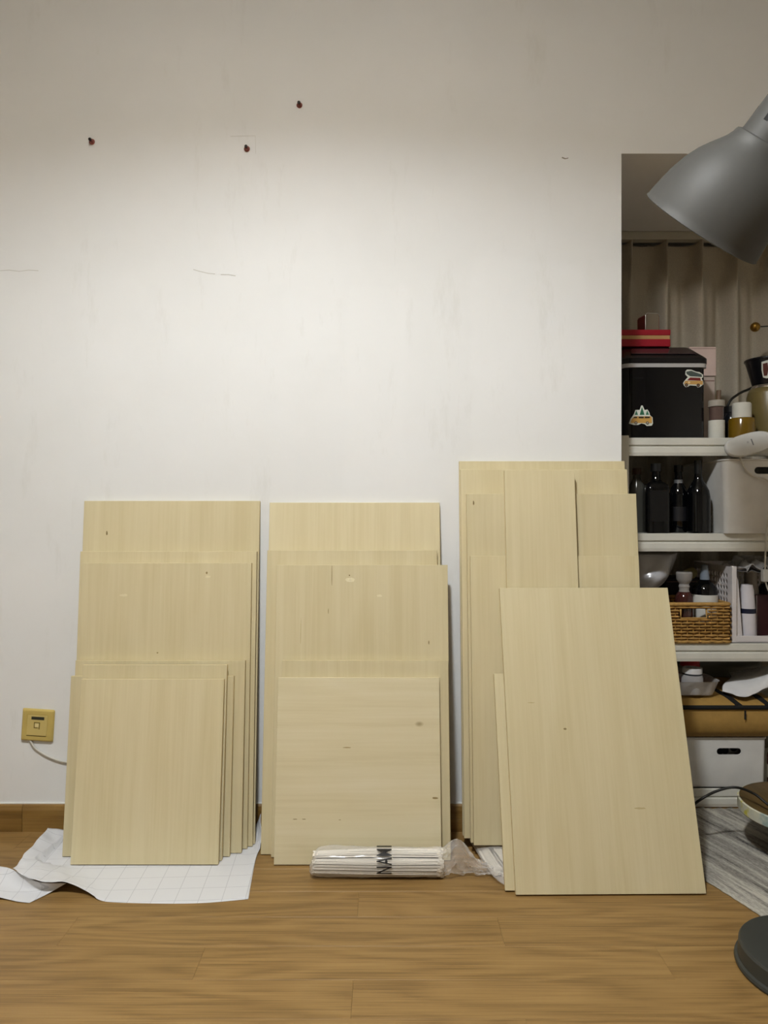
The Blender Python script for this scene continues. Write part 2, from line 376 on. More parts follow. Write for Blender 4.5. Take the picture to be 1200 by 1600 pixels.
for a_ in ((0,167,833,2.5,7,'77663f','knot'), (2,323,895,3,4,'8b774b','knot'), (2,193,930,13,4,'d6cba9','burl'), (2,246,1020,3,2,'8b774b','knot'), (2,325,901,8,5,'d6cba9','burl'),
  (9,518.5,899,1.0,32,'87744a','split'), (9,513,955,1.0,9,'87744a','split'), (9,547,906,15,7,'d9cfae','burl'), (9,546,899,2,2.5,'7d6a42','knot'), (9,670,1004,1.6,6,'7d6a42','knot'), (9,593,931,8,4,'d9cfae','burl'), (9,470,985,.9,40,'b3a171','split'),
  (11,542,1168,13,1.6,'998559','split'), (11,680,1247,9,3,'8b774b','knot'), (11,461,1280,7,1.1,'7d6a42','split'), (11,475,1280,6,1.1,'7d6a42','split'), (11,531,1281,4,1,'998559','split'),
  (14,740,786,2.4,7,'77663f','knot'), (18,883,1139,5,3,'84724a','knot'), (18,830,1098,11,1.6,'b5a47a','split'), (18,1000,1263,18,3,'b5a47a','split')): mark(*a_)

# ------------------------------------------------------------------ gridded paper under the first stack
def paper_mat():
    m, nt, b = nodes('gridded_paper'); L = nt.links
    tc = N(nt, 'ShaderNodeTexCoord'); mp = N(nt, 'ShaderNodeMapping'); mp.inputs['Rotation'].default_value = (0, 0, -.05); mp.inputs['Scale'].default_value = (1/.054,)*3
    L.new(tc.outputs['Object'], mp.inputs[0]); sp = N(nt, 'ShaderNodeSeparateXYZ'); L.new(mp.outputs[0], sp.inputs[0])
    out = None
    for i in (0, 1):
        f = N(nt, 'ShaderNodeMath', operation='PINGPONG'); f.inputs[1].default_value = 0.5; L.new(sp.outputs[i], f.inputs[0])
        g = N(nt, 'ShaderNodeMath', operation='LESS_THAN'); g.inputs[1].default_value = 0.014; L.new(f.outputs[0], g.inputs[0])
        if out is None: out = g.outputs[0]
        else:
            mx = N(nt, 'ShaderNodeMath', operation='MAXIMUM'); L.new(out, mx.inputs[0]); L.new(g.outputs[0], mx.inputs[1]); out = mx.outputs[0]
    L.new(mixc(nt, out, lin('#d8d8da'), lin('#bdbdc0')), b.inputs['Base Color']); b.inputs['Roughness'].default_value = 0.6
    return m
pap = thing('paper_sheet', 'crumpled white gridded paper sheet spread under the boards beside the socket', 'paper', (-0.6, 1.8, 0))
def rel(V, o): return [Vector(v)-o.location for v in V]
M_PAPER = paper_mat()
rows = [
 [(75,1293,.03),(100,1299,.012),(125,1303,.001),(150,1303,0),(200,1303,0),(280,1303,0),(384,1301,.002),(407,1272,.06)],
 [(48,1324,.03),(72,1328,.016),(98,1330,.001),(140,1332,0),(195,1332,0),(270,1332,0),(382,1330,0),(408,1316,.012)],
 [(30,1345,.03),(62,1352,.024),(98,1356,.008),(135,1360,0),(185,1362,0),(260,1362,0),(365,1360,0),(399,1345,.002)],
 [(20,1357,.03),(60,1377,.034),(105,1379,.03),(135,1392,.012),(165,1409,0),(250,1412,0),(320,1411,0),(388,1405,.001)]]
V, Fc = patch([[fl(*p) for p in r] for r in rows], 9)
for v in V:
    if v.z > .004: v += noise.noise_vector(v*32)*.0045
for v in V: v.z = (0 if (-.88 < v.x < -.345 and 1.795 < v.y < 1.945) else max(v.z, 0))+.0003
o = solid(obj('sheet', (rel(V, pap), Fc), M_PAPER, pap, True), .0005, 0)
rows = [
 [(-60,1346,.03),(0,1354,.026),(20,1359,.026),(60,1378,.024),(104,1380,.02)],
 [(-60,1380,.012),(-5,1382,.008),(20,1386,.004),(48,1391,.003),(78,1395,.003)],
 [(-60,1394,.015),(-8,1401,.008),(10,1405,.003),(28,1409,.002),(46,1411,.001)]]
V, Fc = patch([[fl(*p) for p in r] for r in rows], 7)
for v in V: v.z = max(v.z, 0)+.0004
solid(obj('folded_corner', (rel(V, pap), Fc), M_PAPER, pap, True), .0005, 0)

# ------------------------------------------------------------------ bags of cable ties
M_TIE = mat('nylon_tie', '#e6dfd2', 0.4, var=0.03); M_BAG = film('clear_bag', '#efeae4', 0.84, 0.10); M_INK = mat('black_ink', '#14110f', 0.6)
def ties(n, L0, L1, ry, rz, zc, bend=0.0, seed=1):
    rd = random.Random(seed); bm = bmesh.new()
    for i in range(n):
        a = rd.uniform(0, 2*PI); q = math.sqrt(rd.uniform(0.25, 1)); y = ry*q*math.cos(a); z = zc+rz*q*math.sin(a)
        s = rd.uniform(-.006, .006); dy, dz = rd.uniform(-.003, .003), rd.uniform(-.002, .002)
        P = [Vector((L0+s, y*.8, zc+(z-zc)*.85)), Vector(((L0+L1)/2, y+dy, z+dz)), Vector((L1+s, y, z))]
        P = [Vector((p.x, p.y, max(p.z, .003))) for p in P]
        tube(P, .0026, 4, 3, bm, 0.55)
        box(L1+s-.005, L1+s+.002, y-.0035, y+.0035, max(z, .004)-.003, max(z, .004)+.003, bm=bm)
    return bm
x0, x1 = (492-600)*1.76/F, (688-600)*1.76/F
t = thing('cable_tie_bag', 'clear bag of white cable ties lying before the cross-grained board', 'cable ties', (0, 1.758, 0))
R0 = .0335
o = obj('ties', ties(150, x0, x1, R0-.004, R0-.003, R0, seed=3), M_TIE, t); o['kind'] = 'stuff'
SEC = [(-.184,.006,.006,.018),(-.180,.018,.014,.020),(-.172,.030,.026,.030),(-.155,R0+.002,R0+.001,R0+.002),(-.10,R0+.002,R0+.002,R0+.002),(-.04,R0+.001,R0+.001,R0+.001),(.03,R0+.001,R0+.001,R0+.001),(.09,R0+.001,R0,R0),(.135,R0,R0+.001,R0+.001),(.150,.030,.030,.034),(.165,.026,.036,.042),(.182,.020,.043,.050),(.196,.016,.036,.044),(.212,.014,.026,.033),(.230,.012,.018,.024),(.250,.010,.013,.017),(.268,.012,.008,.012)]
def bag(sec, seed, amp, ns=28, n=5):
    xs = catmull([Vector((s[0], s[1], s[2])) for s in sec], n); zs = catmull([Vector((s[3], 0, 0)) for s in sec], n)
    rings = []
    for p, q in zip(xs, zs):
        r = []
        for k in range(ns):
            a = 2*PI*k/ns; cy, sz = math.cos(a), math.sin(a)
            v = Vector((p.x, p.y*cy, q.x+p.z*sz))
            d = noise.noise_vector(Vector((p.x*40+seed, 2.5*cy, 2.5*sz)))+.6*noise.noise_vector(Vector((p.x*110, 5*cy+seed, 5*sz)))
            far = 1.0 if p.x > .14 else .25
            v += d*amp*far; v.z = max(v.z, .0008); r.append(v)
        rings.append(r)
    return loft(rings)
obj('bag', bag(SEC, 2.0, .007), M_BAG, t, True, 50)
# lettering on the bag, reading upwards round the bundle
def text_mesh(s, size):
    cu = bpy.data.curves.new('txt', 'FONT'); cu.body = s; cu.size = size; cu.resolution_u = 3; cu.offset = size*.008; cu.space_character = 1.14
    o = bpy.data.objects.new('txt', cu); C.objects.link(o); bpy.context.view_layer.update()
    me = bpy.data.meshes.new_from_object(o.evaluated_get(bpy.context.evaluated_depsgraph_get()))
    bpy.data.objects.remove(o); b = bmesh.new(); b.from_mesh(me); bpy.data.meshes.remove(me); return b
b = text_mesh('NAMI', 0.058)
bmesh.ops.subdivide_edges(b, edges=[e for e in b.edges if e.calc_length() > .012], cuts=3)
bmesh.ops.triangulate(b, faces=b.faces[:])
for _ in range(4):
    bmesh.ops.subdivide_edges(b, edges=[e for e in b.edges if e.calc_length() > .007], cuts=1)
    bmesh.ops.triangulate(b, faces=b.faces[:])
xs = [v.co.x for v in b.verts]; ys = [v.co.y for v in b.verts]; xm, xM, ym, yM = min(xs), max(xs), min(ys), max(ys)
for v in b.verts:
    s = (v.co.x-xm)/(xM-xm); q = (v.co.y-ym)/(yM-ym)
    a = math.radians(153)-math.asin(-.68+1.64*s); r = R0+.0046
    v.co = Vector(((612-600)*1.73/F-q*.037+0.0, r*math.cos(a), R0+r*math.sin(a)))
obj('lettering', b, M_INK, t)
t = thing('cable_tie_bag', 'clear bag of cable ties pinned under the boards beside the shelf', 'cable ties', (.290, 1.845, 0), -PI/2+.17)
o = obj('ties', ties(34, -.13, .088, .040, .008, .0125, seed=8), M_TIE, t); o['kind'] = 'stuff'
SEC2 = [(-.155,.02,.006,.008),(-.15,.035,.012,.013),(-.13,.044,.013,.0138),(-.05,.046,.0133,.0138),(.05,.046,.0133,.0138),(.10,.044,.013,.0138),(.118,.040,.012,.013),(.135,.03,.008,.009),(.148,.016,.003,.004)]
b = bag(SEC2, 6.0, .006)
for v in b.verts: v.co.z = min(v.co.z, .0285)
obj('bag', b, M_BAG, t, True, 50)

# ------------------------------------------------------------------ socket and wall plugs
M_IVORY = mat('aged_plastic', '#c2ab62', 0.4); M_IVORY2 = mat('aged_plastic_insert', '#c9b470', 0.4)
c = pt(60.5, 1132, YW)
t = thing('network_socket', 'yellowed square network wall socket above the baseboard', 'wall socket', c); t.rotation_euler = (0, math.radians(3.6), 0)
b = loft([[Vector((p.x, y, p.y)) for p in rrect(-a, a, -a, a, 0, .004, 3)] for a, y in ((.044, 0), (.0455, -.004), (.043, -.008), (.0405, -.0095), (.030, -.0095), (.0295, -.0088))])
obj('plate', b, M_IVORY, t, True, 25)
obj('insert', box(-.028, .028, -.0105, -.006, -.0285, .0285, .001), M_IVORY2, t)
obj('label_window', box(-.0165, .0195, -.0112, -.010, .0165, .0248, .0004), mat('dark_label', '#2c3028', 0.35), t)
b = box(-.008, -.006, -.0122, -.010, -.006, .008); box(.006, .008, -.0122, -.010, -.010, .008, bm=b); box(-.008, .008, -.0122, -.010, .007, .0095, bm=b); box(-.008, .002, -.0118, -.010, -.0065, -.005, bm=b)
obj('port_frame', b, mat('port_shadow', '#7f6d35', 0.5), t)
obj('port_shutter', box(-.006, .006, -.0118, -.010, -.005, .007, .0008), mat('port_shutter', '#e0cf94', 0.4), t)
obj('gap', box(-.029, .027, -.0100, -.0095, -.0305, -.0292), mat('socket_gap', '#5a4c22', 0.6), t)
P = [pt(47.5, 1157, YW-.004), pt(54, 1168, YW-.0035), pt(66, 1177, YW-.0035), pt(82, 1185, YW-.0035), pt(104, 1191, YW-.004), pt(150, 1196, YW-.004)]
tag(obj('network_cable', tube(P, .0030, 8, 6), mat('cable_white', '#c9c5bb', 0.5), None, True), 'thin white cable running along wall from the yellowed socket', 'cable')
M_PLUG = mat('wall_plug_brown', '#86463c', 0.5); M_SCREW = mat('dark_screw', '#2b2523', 0.4, 0.6)
for u, v, lab in ((144, 222, 'red-brown wall plug with screw, alone on the left of the wall'), (386, 233, 'red-brown wall plug with screw beside the pencil lines'), (468, 165, 'red-brown wall plug with screw, highest of the three')):
    t = thing('wall_plug', lab, 'wall plug', pt(u, v, YW), group='wall plugs left in the plaster'); t.rotation_euler = (PI/2, 0, 0)
    obj('plug', lathe([(.0075, 0), (.0085, .002), (.006, .004), (.0052, .010), (.003, .0105), (0, .009)], 14), M_PLUG, t, True, 40)
    b = lathe([(.0026, .002), (.0026, .014), (.0042, .015), (.0044, .017), (.003, .019), (0, .0193)], 12); box(-.003, .003, -.0006, .0006, .0188, .0197, bm=b)
    obj('screw', b, M_SCREW, t, True, 40)

# ------------------------------------------------------------------ rug, stool, power cord
def rug_mat():
    m, nt, b = nodes('striped_rug'); L = nt.links; tc = N(nt, 'ShaderNodeTexCoord')
    def nz(sx, sy, d, r=0.6):
        mp = N(nt, 'ShaderNodeMapping'); mp.inputs['Scale'].default_value = (sx, sy, 1); L.new(tc.outputs['Object'], mp.inputs[0])
        n = N(nt, 'ShaderNodeTexNoise', Scale=1.0, Detail=d, Roughness=r); L.new(mp.outputs[0], n.inputs['Vector']); return n.outputs[0]
    a, c2, f = nz(26, 1.4, 5.0, .65), nz(80, 9, 5.0, .7), nz(300, 110, 3.0)
    s = N(nt, 'ShaderNodeMath', operation='MULTIPLY_ADD'); s.inputs[1].default_value = 0.7; L.new(c2, s.inputs[0]); L.new(a, s.inputs[2])
    s2 = N(nt, 'ShaderNodeMath', operation='MULTIPLY_ADD'); s2.inputs[1].default_value = 0.35; L.new(f, s2.inputs[0]); L.new(s.outputs[0], s2.inputs[2])
    mr = N(nt, 'ShaderNodeMapRange'); mr.inputs[1].default_value = 0.80; mr.inputs[2].default_value = 1.26; L.new(s2.outputs[0], mr.inputs[0])
    L.new(ramp(nt, mr.outputs[0], [(0.08, lin('#403c3b')), (0.24, lin('#77736a')), (0.5, lin('#98938a')), (0.85, lin('#bfbaac'))]), b.inputs['Base Color'])
    b.inputs['Roughness'].default_value = 0.95
    bp = N(nt, 'ShaderNodeBump', Strength=0.6, Distance=0.004); L.new(s2.outputs[0], bp.inputs['Height']); L.new(bp.outputs[0], b.inputs['Normal']); return m
d = Vector((.347, -.938, 0)).normalized(); nrm = Vector((.938, .347, 0)).normalized(); A = Vector((.783, 1.728, 0))
V, Fc, idx = [], [], {}
ns, nw = 60, 60; s0, s1, wdt = -.45, .19, .95
org = A.copy()
def rz(i, j):
    q = Vector((i*.5, j*1.3, 2)); return .0055+.0016*noise.noise(q)
for i in range(ns+1):
    for j in range(nw+1):
        s = s0+(s1-s0)*i/ns; wv = wdt*j/nw
        e = .004*noise.noise(Vector((i*.6, 1.2, 0))) if j == 0 else 0
        p = A+d*s+nrm*(wv+e); idx[i, j] = len(V)
        edge = j == 0 or i == ns
        V.append((p, edge, i, j))
top = [Vector((wv_, 0, 0)) for wv_ in ()]
M2 = Matrix((( nrm.x, nrm.y, 0), (-d.x, -d.y, 0), (0, 0, 1)))
VL = []
for p, edge, i, j in V:
    q = p-A; VL.append(Vector((q.dot(nrm), -q.dot(d), .0015 if edge else rz(i, j))))
for i in range(ns):
    for j in range(nw):
        cc = (V[idx[i, j]][0]+V[idx[i+1, j+1]][0])/2
        if cc.y > 2.143 or (cc.y > 1.99 and cc.x < .70) or cc.x > XR-.05: continue
        Fc.append((idx[i, j], idx[i+1, j], idx[i+1, j+1], idx[i, j+1]))
rug = obj('striped_rug', (VL, Fc), rug_mat(), None, True)
bmx = bmesh.new(); bmx.from_mesh(rug.data); bmesh.ops.delete(bmx, geom=[v for v in bmx.verts if not v.link_faces], context='VERTS')
bmesh.ops.recalc_face_normals(bmx, faces=bmx.faces[:])
if bmx.faces[0].normal.z < 0: bmesh.ops.reverse_faces(bmx, faces=bmx.faces[:])
bmx.to_mesh(rug.data); bmx.free()
rug.location = A; rug.rotation_euler = (0, 0, math.atan2(nrm.y, nrm.x)); solid(rug, .003, -1)
rug.location.z = .002
tag(rug, 'flat grey rug with woven stripes lying before the white shelf', 'rug')

SY = 1.85; sx_ = (1257-600)*SY/F; sz_ = H-456*SY/F; SR = .157
t = thing('round_stool', 'low round wooden stool with pale painted rim standing on the striped rug', 'stool', (sx_, SY, .008))
M_STOOL = wood('stool_wood', lin('#463719'), lin('#5b4725'), lin('#6b5530'), 'Y', 0.8, 0.4, 0.45)
def rim_mat():
    m, nt, b = nodes('paint_splashed_rim'); L = nt.links; tc = N(nt, 'ShaderNodeTexCoord')
    n = N(nt, 'ShaderNodeTexNoise', Scale=22.0, Detail=3.0); L.new(tc.outputs['Object'], n.inputs['Vector'])
    L.new(ramp(nt, n.outputs[0], [(0.35, lin('#8fa09a')), (0.47, lin('#c3c3b2')), (0.60, lin('#d0ccb4')), (0.68, lin('#c8bf4c'))]), b.inputs['Base Color']); b.inputs['Roughness'].default_value = 0.5; return m
zt = sz_-.008
obj('seat', lathe([(0, zt), (SR-.006, zt), (SR-.002, zt-.0015), (SR-.002, zt-.03), (0, zt-.03)], 64), M_STOOL, t, True, 35)
obj('rim', lathe([(SR-.0045, zt+.0006), (SR, zt-.001), (SR, zt-.027), (SR-.005, zt-.030)], 64), rim_mat(), t, True, 35)
for k in range(4):
    a = PI/4+k*PI/2
    o = obj('leg', lathe([(.012, 0), (.016, .004), (.019, zt-.034), (.017, zt-.029)], 14, .070*math.cos(a), .070*math.sin(a)), M_STOOL, t, True, 40)
P = [fl(1070, 1275, .012), pt(1088, 1254, 1.90), pt(1120, 1236, 1.89), pt(1150, 1230.5, 1.88), pt(1178, 1240, 1.83), pt(1200, 1257, 1.80), pt(1222, 1275, 1.79), pt(1260, 1262, 1.86), pt(1330, 1300, 1.86), pt(1345, 1345, 1.84)]
P[6].z = sz_+.005; P[7].z = sz_+.004
P[8] = Vector((sx_+SR+.05, 1.84, sz_-.02)); P[9] = Vector((sx_+SR+.09, 1.80, .014))
tag(obj('power_cord', tube(P, .0034, 8, 8), mat('black_rubber', '#15140f', 0.5), None, True), 'thin black power cord arching over the round stool', 'cord')

# ------------------------------------------------------------------ floor lamp
t = thing('floor_lamp', 'dark grey metal floor lamp with domed shade and heavy round base', 'floor lamp', (.836, 1.383, 0))
M_LAMP = mat('lamp_grey_enamel', '#484744', 0.58, 0.0, var=0.03); M_LBASE = mat('lamp_base_enamel', '#363733', 0.5, var=0.05); M_DARK = mat('dark_slot', '#0d0d0c', 0.7)
RB = .134
obj('base', lathe([(0, .002), (RB+.004, .002), (RB+.0055, .006), (RB+.004, .011), (RB-.001, .013), (RB-.003, .040), (RB-.006, .0435), (RB-.011, .045), (0, .0465)], 72), M_LBASE, t, True, 30)
obj('pole', lathe([(.020, .045), (.020, .055), (.0115, .058), (.0115, 1.60), (.0135, 1.602), (.0135, 1.63), (0, 1.632)], 20), M_LAMP, t, True, 35)
kY = 1.46/1.38
SC = Vector((.6157*kY, 1.46, H+(1.4510-H)*kY)); SRD = .12339*kY; ax = -Vector((-.43084, .57785, -.69315)).normalized()
rot = Vector((0, 0, 1)).rotation_difference(ax).to_matrix()
sp_ = [(0, 1.0), (.012, 1.012), (.03, 1.0), (.15, .985), (.3, .96), (.5, .925), (.75, .85), (.95, .755), (1.08, .67), (1.2, .58), (1.30, .51), (1.38, .475), (1.43, .465), (1.46, .45), (1.475, .40)]
def onax(b):
    for v in b.verts: v.co = rot @ v.co+SC-t.location
    return b
inner = [(r*SRD-.0025, a*SRD) for a, r in reversed(sp_[2:-1])]
outer = [(r*SRD, a*SRD) for a, r in sp_]
o = obj('shade', onax(lathe([(a_, b_*.93) for a_, b_ in inner+[(SRD*.985, 0)]+outer], 72)), M_LAMP, t, True, 45)
o['label'] = 'grey enamelled dome shade'
o = obj('neck', onax(lathe([(.405*SRD, 1.34*SRD), (.39*SRD, 1.40*SRD), (.37*SRD, 2.34*SRD), (.35*SRD, 2.40*SRD), (0, 2.41*SRD)], 48)), M_LAMP, t, True, 35)
cdir = Vector((0, 0, H))-SC; cdir = (cdir-ax*cdir.dot(ax)).normalized(); sd_ = ax.cross(cdir); sd_ = -sd_ if sd_.x > 0 else sd_
sl_ = rot.inverted() @ (cdir*.88+sd_*.48); sa_ = math.atan2(sl_.y, sl_.x)-PI/2
for k in range(6):
    b = box(-.0065, .0065, .345*SRD, .386*SRD, 1.56*SRD, 1.70*SRD, .002, 1)
    bmesh.ops.rotate(b, cent=(0, 0, 0), matrix=Matrix.Rotation(k*PI/3+sa_, 3, 'Z'), verts=b.verts[:])
    obj('vent_slot', onax(b), M_DARK, o)
e = SC-t.location+ax*SRD*2.35
obj('swivel_arm', tube([Vector((0, 0, 1.615)), Vector((0, -.01, 1.66)), e+Vector((.012, .02, -.004)), e], .009, 12, 6), M_LAMP, t, True)
obj('knuckle', tube([Vector((-.022, 0, 1.617)), Vector((.022, 0, 1.617))], .014, 16, 1), M_LBASE, t, True, 40)
obj('bulb', onax(lathe([(0, .35*SRD), (.18*SRD, .40*SRD), (.24*SRD, .60*SRD), (.20*SRD, .85*SRD), (.12*SRD, 1.1*SRD), (.11*SRD, 1.40*SRD)], 24)), mat('frosted_bulb', '#d8d5cc', 0.4), t, True)

# ------------------------------------------------------------------ curtain in the niche
def curtain():
    nx, nz = 420, 60; xa, xb, za, zb = .682, 1.79, .03, 1.886; V, Fc = [], []
    per = .128; xo = (983-600)*2.6/F
    for j in range(nz+1):
        z = za+(zb-za)*j/nz; topness = max(0.0, min(1.0, (z-1.70)/(1.83-1.70))); topness = topness**2*(3-2*topness)
        for i in range(nx+1):
            x = xa+(xb-xa)*i/nx; ph = (x-xo)/per+.10*noise.noise(Vector((x*3, z*.7, 0)))*(1-topness)
            c0 = .5+.5*math.cos(2*PI*ph); sharp = c0**14*.050*(1+.35*math.cos(2*PI*ph*6))
            c1 = .5+.5*math.cos(2*PI*ph+.6*noise.noise(Vector((ph, 5, z)))); c2 = .5+.5*math.cos(4*PI*ph+1.3)
            soft = c1**1.8*.055+c2*.016+.012*noise.noise(Vector((x*14, z*.8, 4)))
            V.append(Vector((x, 2.632-(sharp*topness+soft*(1-topness)), z-(.004*(1-c0)*topness))))
    for j in range(nz):
        for i in range(nx): a = j*(nx+1)+i; Fc.append((a, a+1, a+nx+2, a+nx+1))
    return V, Fc
t = thing('curtain', 'brown beige pleated curtain hanging behind the white shelf', 'curtain', (0, 0, 0))
obj('cloth', curtain(), mat('curtain_cloth', '#bbb3a3', 0.9, var=0.08, scale=220, bump=0.1), t, True)
t2 = obj('rail', box(XE+.004, 1.795, 2.566, 2.60, ZL-.030, ZL-.001, .002), mat('rail_paint', '#b3ae9f', 0.5), t)
for k in range(8):
    xh = (983-600)*2.6/F+.128*k
    obj('hook', tube([Vector((xh, 2.598, ZL-.028)), Vector((xh+.004, 2.592, ZL-.05)), Vector((xh-.003, 2.595, ZL-.085))], .0012, 6, 4), mat('hook_metal', '#b9b2a0', 0.4, 0.6), t)

# ------------------------------------------------------------------ white storage shelf
YS = 2.16
def zs(v): return H-(v-800)*YS/F
LV = [zs(684), zs(833.5), zs(1005.5), zs(1233)]
X0, X1, YSB = .708, 1.70, 2.545
t = thing('storage_shelf', 'white steel storage shelf filled with bottles, bins and boxes in the niche', 'shelf', ((X0+X1)/2, YS, 0))
def L_(b):
    for v in b.verts: v.co -= t.location
    return b
M_ST = MATS['white_steel']
for xa in (X0, X1-.036):
    for ya in (YS-.004, YSB-.03):
        obj('post', L_(box(xa, xa+.036, ya, ya+.034, 0, LV[0]+.007, .002)), M_ST, t)
for i, z in enumerate(LV):
    obj('shelf_panel', L_(box(X0+.004, X1-.004, YS+.006, YSB-.004, z-.012, z, .002)), M_ST, t)
    pr = [(0, z), (-.0005, z-.002), (0, z-.021), (.006, z-.0225), (.006, z-.0255), (0, z-.027), (-.001, z-.030), (-.001, z-.045), (.001, z-.0545), (.02, z-.0545), (.02, z)]
    obj('front_beam', L_(loft([[Vector((x, YS+y, zz)) for y, zz in pr] for x in (X0+.036, X1-.036)])), M_ST, t)

# ---- top tier
Z1 = LV[0]+.0004
im = thing('ice_maker', 'glossy black countertop ice maker with silver band and van stickers', 'ice maker', (0, 2.196, Z1))
M_GLOSS = mat('black_gloss', '#08080c', 0.06, var=0.02); M_LID = mat('lid_black', '#131114', 0.22, var=0.02); M_SILV = mat('silver_band', '#c9c9cb', 0.3, 0.35)
XA, XB = 375*2.196/F, 505*2.196/F; zb1, zb2, zb3, zb4 = [H+k*2.196/F-Z1 for k in (226, 232, 240, 0)][:4]
zb4 = H+260*2.262/F-Z1
def bulge(P_):
    xm_ = (XA+XB)/2; hw_ = (XB-XA)/2
    Q_ = []
    for p in P_:
        Q_.append(p)
    k0 = 3*7-1   # front run lies between the third and fourth corner
    run = [Vector((XA+.022+(XB-XA-.044)*i/12, P_[k0].y, P_[0].z)) for i in range(1, 12)]
    Q_ = P_[:k0+1]+run+P_[k0+1:]
    for p in Q_:
        if p.y < .05: p.y -= .006*(1-((p.x-xm_)/hw_)**2)
    return Q_
body = obj('body', loft([bulge(rrect(XA+i, XB-i, i*.6+.006, .325, z, .022, 6)) for i, z in ((.004, 0), (.0, .004), (0, zb1))]), M_GLOSS, im, True, 30)
obj('silver_band', loft([rrect(XA-.003, XB+.004, -.004, .328, z, .024, 6) for z in (zb1, zb2)]), M_SILV, im, True, 30)
lid = obj('lid', loft([rrect(XA-.003, XB+.005, -.005, .328, zb2, .024, 6), rrect(XA-.003, XB+.005, -.005, .328, zb3, .024, 6), rrect(XA-.001, XB+.003, .002, .326, zb3+.006, .024, 6), rrect(XA+.012, XB-.012, .083, .31, zb4-.003, .02, 6), rrect(XA+.015, XB-.016, .090, .305, zb4, .02, 6)]), M_LID, im, True, 30)
s0_, s1_ = Vector((0, .012, zb3+.0125)), Vector((0, .074, zb4-.0095))
def sl(x, k): p = s0_.lerp(s1_, k); return Vector((x, p.y-.0015, p.z+.0012))
obj('lid_window', loft([[sl(XA+.028, .12), sl(XB-.022, .12), sl(XB-.034, .9), sl(XA+.044, .9)], [p+Vector((0, -.001, .0015)) for p in (sl(XA+.030, .14), sl(XB-.024, .14), sl(XB-.036, .88), sl(XA+.046, .88))]]), mat('smoked_window', '#3a2c2f', 0.12), lid)
def fy_(x): return .006-.006*(1-((x-(XA+XB)/2)/((XB-XA)/2))**2)
def sticker(polys, ox, oy, sc, y, name, lab):
    root = None
    for k, (col, outline) in enumerate(polys):
        Q = [pt(ox+a/sc, oy+b_/sc, y) for a, b_ in outline]
        b = loft([[Vector((p.x, fy_(p.x)+(-.0008-.0003*k)+.0006, p.z-Z1)) for p in Q], [Vector((p.x, fy_(p.x)-.0008-.0003*k, p.z-Z1)) for p in Q]])
        o = obj(name if k == 0 else name+'_print', b, mat('sticker_'+col, '#'+col, 0.4), im if root is None else root)
        if root is None: root = o; o['label'] = lab
def circ(x, y, r): return [(x+r*math.cos(2*PI*k/12), y+r*math.sin(2*PI*k/12)) for k in range(12)]
sticker([('d9dcd2', [(115,870),(135,810),(180,745),(200,690),(235,688),(255,690),(275,630),(295,630),(320,690),(360,685),(385,730),(390,760),(425,790),(430,870),(415,900),(350,905),(320,880),(280,870),(235,890),(180,890)]),
  ('3f7a5e', [(190,755),(212,695),(232,755)]), ('2f6a4e', [(255,755),(285,650),(318,755)]), ('3f7a5e', [(335,755),(352,695),(378,755)]),
  ('c89b52', [(135,862),(150,812),(185,775),(405,775),(415,800),(415,866)]), ('3a2f22', [(168,800),(182,780),(220,780),(220,800)]), ('3a2f22', [(240,800),(240,780),(305,780),(305,800)]), ('3a2f22', [(320,800),(320,780),(385,780),(385,800)]),
  ('4d4038', circ(203, 862, 20)), ('4d4038', circ(353, 864, 20)), ('b9ab97', circ(203, 862, 11)), ('b9ab97', circ(353, 864, 11))], 970, 560, 8.571, 2.196, 'van_sticker', 'sticker of a yellow van with three green trees')
sticker([('d9dcd2', [(835,330),(850,305),(885,265),(900,250),(865,215),(868,170),(890,148),(950,150),(1010,175),(1060,180),(1110,215),(1108,250),(1090,265),(1110,300),(1115,345),(1090,360),(1070,380),(1035,388),(1015,365),(930,360),(900,380),(870,385),(845,360)]),
  ('4c5754', [(876,178),(945,165),(1090,212),(1095,246),(930,238),(884,208)]), ('7d2a2a', [(890,292),(930,255),(1070,258),(1078,296)]), ('c79d5c', [(845,345),(860,300),(1105,297),(1105,348)]), ('e6cf9a', circ(915, 322, 16)),
  ('352c28', circ(878, 356, 22)), ('352c28', circ(1040, 358, 22)), ('8a6f58', circ(878, 356, 11)), ('8a6f58', circ(1040, 358, 11))], 970, 560, 8.571, 2.196, 'car_sticker', 'sticker of a loaded car with dark red roof')
b = text_mesh('Hicon', .011)
for v in b.verts: v.co = Vector((pt(990, 0, 2.196).x+v.co.x, fy_(pt(990, 0, 2.196).x+v.co.x)-.0006, H+(800-592)*2.196/F-Z1+v.co.y))
obj('brand_lettering', b, mat('dim_print', '#050506', 0.5), im)

ZT = Z1+zb4+.0004
rb = thing('gift_box', 'flat red gift box with gold stripe lying on the ice maker', 'box', (.79, 2.275, ZT))
hx_ = 448*2.275/F-.79; Hh = 26.5*2.275/F
M_RED = mat('red_card', '#9c1226', 0.45, var=0.05)
obj('tray', box(-.07, hx_, 0, .16, 0, Hh*.44, .002), M_RED, rb); obj('gold_stripe', box(-.068, hx_-.002, .002, .158, Hh*.44, Hh*.66, .0005), mat('gold_card', '#c19a68', 0.4, 0.2), rb); obj('cover', box(-.07, hx_, 0, .16, Hh*.66, Hh, .002), M_RED, rb)
tn = thing('upright_tin', 'upright red tin with rounded clear end behind the red gift box', 'tin', (.915, 2.42, ZT), math.radians(9))
hw, hh = .0255, pt(0, 489.5, 2.42).z-ZT
ol = [(-hw, 0), (hw, 0), (hw, hh-.012)]+[(hw-.012+.012*math.cos(a*PI/10), hh-.012+.012*math.sin(a*PI/10)) for a in range(1, 6)]+[(-hw+.012-.012*math.sin(a*PI/10), hh-.012+.012*math.cos(a*PI/10)) for a in range(0, 6)]
